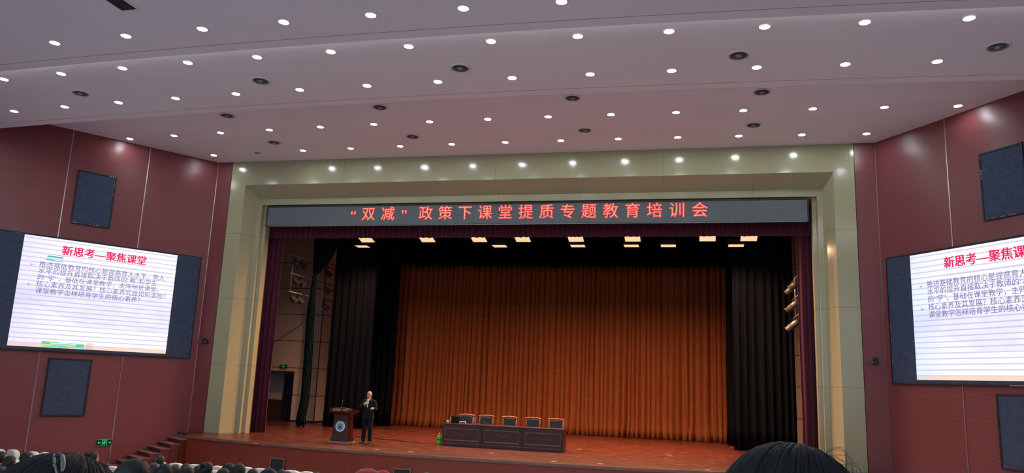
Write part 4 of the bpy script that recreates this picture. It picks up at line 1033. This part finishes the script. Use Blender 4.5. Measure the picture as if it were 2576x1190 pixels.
def mk_hair(kind):
    M = HAIRB if kind in ('brown_bob',) else HAIR
    if kind == 'short': return hair_shell('hair', None, HC, (.090, .112, .108), M, face_cut, rough_=.004)
    if kind in ('bob', 'brown_bob'):
        o = hair_shell('hair', None, (0, .005, 1.19), (.102, .118, .125), M, long_cut, rough_=.006); return o
    if kind == 'bun':
        o = hair_shell('hair', None, HC, (.092, .113, .109), M, face_cut, rough_=.004)
        bm = newbm(); bm.from_mesh(o.data); ellipsoid(bm, (0, -.10, 1.27), (.042, .04, .04), 14, 10)
        for f in bm.faces: f.smooth = True
        bm.to_mesh(o.data); bm.free(); return o
    if kind == 'ponytail':
        o = hair_shell('hair', None, HC, (.091, .112, .108), M, face_cut, rough_=.004)
        bm = newbm(); bm.from_mesh(o.data); tube(bm, [(0, -.09, 1.24), (0, -.14, 1.23), (0, -.155, 1.15), (0, -.145, 1.05), (0, -.135, .98)], [.02, .028, .03, .024, .008], 10, round_ends=True)
        for f in bm.faces: f.smooth = True
        bm.to_mesh(o.data); bm.free(); return o
HAIRS = {k_: mk_hair(k_) for k_ in ('short', 'bob', 'brown_bob', 'bun', 'ponytail')}
def seat_person(label, kind, coat, loc, rotz=0., scale=1., hat=False, tilt=0.):
    t = thing('person', label, 'person', loc, rotz, 'seated audience'); t.scale = (scale,)*3
    for i, p in enumerate(PARTS):
        c = p.copy(); COL.objects.link(c); c.parent = t
        if i == 1: c.data = coat_meshes[coat]
    if kind:
        h = HAIRS[kind].copy(); COL.objects.link(h); h.parent = t
    return t
TOP = 1.316
PLACED = []
def solve(u, v, hgt, d0=8., d1=34.):
    d = ray(u, v); n = 600
    for i in range(n+1):
        P = CAMPOS+d*(d0+(d1-d0)*i/n)
        if P.z-floor_z(P.y)-hgt <= 0: return P
    return CAMPOS+d*14
def place(u, v, dist, hgt, gap=.52):
    # walk along the sight line near the wanted distance for a free seat where the head height suits the raked floor
    best = None
    for k in range(-24, 25):
        dd = dist*(1+k*.0125); P = CAMPOS+ray(u, v)*dd; h = P.z-floor_z(P.y)
        near = min([max(abs(P.x-q.x)/.5, abs(P.y-q.y)/.86) for q in PLACED] or [9])
        cost = abs(k)*.02 + max(0, abs(h/hgt-1)-.06)*14 + max(0, 1-near)*3
        if best is None or cost < best[0]: best = (cost, P)
    PLACED.append(best[1].copy()); return best[1]
AUD = [  # u, v_top, hair, coat, label
 (5, 1135, 15.3, 'bob', 1, 'black-haired audience member cut by the left picture edge, before white seat covers'),
 (27, 1146, 12.2, 'bob', 0, 'audience member with rounded dark bob between two white seat covers, far left'),
 (68, 1136, 12.6, 'short', 1, 'audience member with black hair beside the empty white seats by the left wall'),
 (89, 1145, 14.4, 'short', 0, 'dark head just left of the big foreground head with the hair clip'),
 (189, 1136, 17, 'short', 1, 'small dark head peeking over the middle of the big foreground head'),
 (235, 1135, 13.6, 'bun', 0, 'dark head with hair bun below the exit sign'),
 (2, 1172, 9.2, 'brown_bob', 2, 'brown-haired head at the bottom left corner'),
 (265, 1163, 14, 'short', 1, 'dark head low beside the right flank of the big foreground head'),
 (339, 1152, 3.9, 'short', 1, 'large round black head right of the head with the hair clip'),
 (403, 1145, 16.2, 'ponytail', 0, 'single black head above a white seat cover in front of the stage steps'),
 (390, 1164, 11.3, 'brown_bob', 2, 'brownish head half hidden behind the large round black head'),
 (417, 1166, 9.9, 'bob', 1, 'black bob head between large round head and brown head'),
 (443, 1168, 13, 'brown_bob', 2, 'brown head turned in profile below the stage steps'),
 (468, 1165, 16.8, 'short', 0, 'far small dark head below the left corner of the stage'),
 (472, 1173, 8.9, 'bob', 1, 'broad black head at the bottom edge below the left stage corner'),
 (500, 1170, 14.5, 'short', 2, 'small dark head left of the pair with the bun'),
 (522, 1161, 11.8, 'bun', 0, 'tall black head with bun below the red stage front'),
 (563, 1177, 9.4, 'short', 1, 'rounded black head at the bottom between two white seat covers'),
 (577, 1164, 11.9, 'bob', 0, 'black head partly behind the taller round head left of the speaker opening'),
 (603, 1165, 10.3, 'short', 1, 'round black head left of the first stage-front speaker opening'),
 (637, 1178, 12.2, 'short', 0, 'smaller round black head just left below the first speaker opening'),
 (678, 1177, 7.6, 'bob', 1, 'wide black head directly below the first speaker opening'),
 (709, 1180, 13.5, 'short', 2, 'small dark head right below the first speaker opening'),
 (723, 1185, 11.8, 'short', 1, 'low dark head cut by the picture bottom near the white covers'),
 (795, 1186, 13, 'short', 0, 'dark head alone between white cover and red hats'),
 (1073, 1187, 13, 'short', 1, 'dark head right of the second speaker opening, rightmost of the far heads'),
]
random.seed(4)
seat_spots = []
for u, v, dd, hk, ck, lab in AUD:
    top_h = TOP
    P = place(u, v, dd, top_h) if u != 339 else CAMPOS + ray(u, v)*dd
    s_ = min(1.08, max(.92, (P.z-floor_z(P.y))/top_h))
    seat_person(lab, hk, ck, (P.x, P.y-.01, P.z-top_h*s_), R_.uniform(-.25, .25) + math.atan2(P.x, 14-P.y)*.8, s_)
# two red hats
REDHAT = cloth('red_wool', rgb(176, 34, 44))
for u, v, lab, big in ((925, 1179, 'audience member in a large red knitted hat, left of the two', True), (963, 1184, 'audience member in a smaller red hat, right of the two', False)):
    P = place(u, v, 7.6 if big else 10.4, 1.36)
    t = seat_person(lab, 'short', 3, (P.x, P.y, P.z-1.355), .1)
    r = (.135, .14, .085) if big else (.115, .12, .09)
    h = hair_shell('hat', t, (0, 0, 1.27), r, REDHAT, lambda x, y, z: z < -.35, 30, 20, .006, nfreq=8)

# white-covered auditorium seats
def make_seat():
    t = thing('auditorium_seat', '', 'seat')
    bm = newbm(); hexa(bm, [(-.25, -.20, .40), (.25, -.20, .40), (.25, -.11, .40), (-.25, -.11, .40)], [(-.235, -.30, .93), (.235, -.30, .93), (.235, -.20, .93), (-.235, -.20, .93)]); bevel(to_obj('backrest', bm, REDSEAT, t), .03, 3)
    bm = newbm()
    prof = [(-.255, .55), (-.258, .80), (-.245, .91), (-.19, .965), (-.09, .985), (.09, .985), (.19, .965), (.245, .91), (.258, .80), (.255, .55)]
    lean = lambda z: -.20-.10*(z-.40)/.53
    hexa(bm, [(x, lean(z)-.035, z) for x, z in prof], [(x, lean(z)+.125, z) for x, z in prof]); o = to_obj('seat_cover', bm, WHITECL, t); bevel(o, .035, 3)
    for f in o.data.polygons: f.use_smooth = True
    bm = newbm(); box(bm, (-.24, -.16, .36), (.24, .28, .47)); bevel(to_obj('cushion', bm, REDSEAT, t), .04, 3)
    for s in (-1, 1):
        bm = newbm(); box(bm, (s*.275-.03, -.18, .60), (s*.275+.03, .20, .64)); bevel(to_obj('armrest', bm, WOODL, t), .012, 2)
        bm = newbm(); box(bm, (s*.275-.02, -.14, .0), (s*.275+.02, .08, .60)); to_obj('side_frame', bm, BLACKM, t)
    return t
SEATS = [(3, 1131, 'white seat cover at the far left picture edge by the red wall'), (37, 1132, 'white rounded seat cover near the left wall, second from the edge'), (88, 1137, 'white seat cover right of the dark head at far left'),
 (118, 1139, 'white seat cover showing just left of the hair clip'), (160, 1142, 'white seat cover edge right above the big foreground head'), (35, 1155, 'wide white seat cover below the rounded dark bob, far left'), (14, 1168, 'white seat cover in the bottom left corner'),
 (287, 1174, 'white seat cover between the two large foreground heads'), (403, 1161, 'white seat cover below the single head by the stage steps'), (447, 1166, 'white seat cover above the brown profile head'), (492, 1169, 'white seat cover left of the tall head with bun'),
 (508, 1189, 'white seat cover at the bottom below the head with bun'), (552, 1173, 'white seat cover right of the tall head with bun'), (547, 1185, 'white seat cover at the bottom left of the rounded head'), (623, 1176, 'white seat cover behind the round head at the speaker opening'), (657, 1179, 'white seat cover left of the wide head under the speaker opening'),
 (735, 1184, 'white seat cover right below the first speaker opening'), (775, 1187, 'white seat cover left of the lone dark head')]
sp_ = None; SPOTS = []
for u, v, lab in SEATS:
    P0 = solve(u, v, .985); best = None
    d_ = ray(u, v); q0 = (P0-CAMPOS).dot(F_)
    for k in range(-16, 17):
        P = CAMPOS+d_*q0*(1+k*.015); er = abs(P.z-floor_z(P.y)-.985)
        near = min([max(abs(P.x-q.x)/.66, abs(P.y-q.y)/.70) for q in SPOTS] or [9])
        c_ = er*3+max(0, 1-near)*8+abs(k)*.01
        if best is None or c_ < best[0]: best = (c_, P)
    P = best[1]; SPOTS.append(P.copy())
    loc = (P.x, P.y+.3, P.z-.985); rz = math.atan2(P.x, 14-P.y)*.8
    if sp_ is None: sp_ = make_seat(); sp_.location = loc; sp_.rotation_euler = (0, 0, rz); sp_['label'] = lab; sp_['group'] = 'white-covered auditorium seats'
    else: dup(sp_, lab, loc, rz, 'white-covered auditorium seats')

# --- the two nearest heads, with combed strands
def strand_hair(parent, c, r, M, n, seed, crown, fly=0, flip=1):
    # strands combed from the crown down over the skull
    rr = random.Random(seed); bm = newbm()
    cr = Vector(crown).normalized()
    for i in range(n):
        az = rr.uniform(0, 2*math.pi); x0 = rr.uniform(.02, .5)
        ax = cr.orthogonal().normalized(); ay = cr.cross(ax)
        side = (ax*math.cos(az)+ay*math.sin(az))
        L = rr.uniform(1.0, 1.9); pts = []; lift = rr.uniform(.995, 1.025); tw = rr.uniform(-.25, .25)
        for k in range(8):
            a = x0 + L*k/7
            d = (cr*math.cos(a) + side*math.sin(a) + side.cross(cr)*tw*k/7*.5).normalized()
            if d.y > .55 and d.z < .25: break
            pts.append(Vector((c[0]+d.x*r[0]*lift, c[1]+d.y*r[1]*lift, c[2]+d.z*r[2]*lift)))
        if len(pts) > 3:
            w0 = rr.uniform(.0016, .0042); tube(bm, pts, [w0*.6] + [w0]*(len(pts)-2) + [w0*.3], 5)
    for i in range(fly):
        a0 = rr.uniform(.35, .70); h_ = rr.uniform(.008, .026); sp_a = rr.uniform(.3, .5); yy = rr.uniform(-.03, .05)
        pts = []
        for k in range(17):
            a = a0+sp_a*k/16; b_ = 1+h_/r[0]*math.sin(math.pi*k/16)
            pts.append(Vector((c[0]+flip*math.sin(a)*r[0]*b_, c[1]+yy, c[2]+math.cos(a)*r[2]*b_)))
        tube(bm, pts, .00017, 4)
    return to_obj('hair_strands', bm, M, parent, True)
HAIRF = mat('black_hair_strands', rgb(20, 19, 21), rough=.62, spec=.2, var=.3, vscale=50)
def near_person(u, v, dist, label, rotz, seed, crown, fly, long_=True):
    P = CAMPOS + ray(u, v)*dist; fz = floor_z(P.y); hk = None
    hc = (0, .0, 1.195); r = (.110, .122, .122)
    sc_ = (P.z-fz)/(hc[2]+r[2]+.002)
    t = seat_person(label, None, 1, (P.x, P.y, fz), rotz, sc_)
    h = hair_shell('hair', t, hc, r, HAIR, long_cut, 72, 48, .003, nfreq=26.)
    strand_hair(t, hc, (r[0]*1.0, r[1]*1.0, r[2]*1.0), HAIRF, 620, seed, crown, fly)
    return t, hc, r
near_person(1984, 1117, 1.16, 'black-haired head with loose stray strands in the bottom right foreground', -.15, 5, (.12, .32, .94), 12)
t, hc, r = near_person(152, 1143, 1.16, 'big dark head wearing a shiny hair clip in the bottom left foreground', .25, 9, (.1, .30, .95), 0)
bm = newbm()
pts = [Vector((.012+.03*k, .0-.012*k, 0)) for k in range(3)]
def surf(ax, ay, k=1.03):
    d = Vector((ax, ay, 1)).normalized(); return Vector((hc[0]+d.x*r[0]*k, hc[1]+d.y*r[1]*k, hc[2]+d.z*r[2]*k))
tube(bm, [surf(-.02, -.02), surf(.14, -.18), surf(.30, -.40), surf(.44, -.62)], [.002, .0045, .0045, .002], 8, round_ends=True)
tube(bm, [surf(-.02, -.12), surf(.08, -.28), surf(.22, -.48), surf(.40, -.66)], [.002, .003, .003, .002], 8, round_ends=True)
to_obj('hair_clip', bm, mat('clip_metal', rgb(130, 130, 132), rough=.3, metal=.8, var=.1), t, True)
for o_ in PARTS + list(HAIRS.values()): bpy.data.objects.remove(o_)
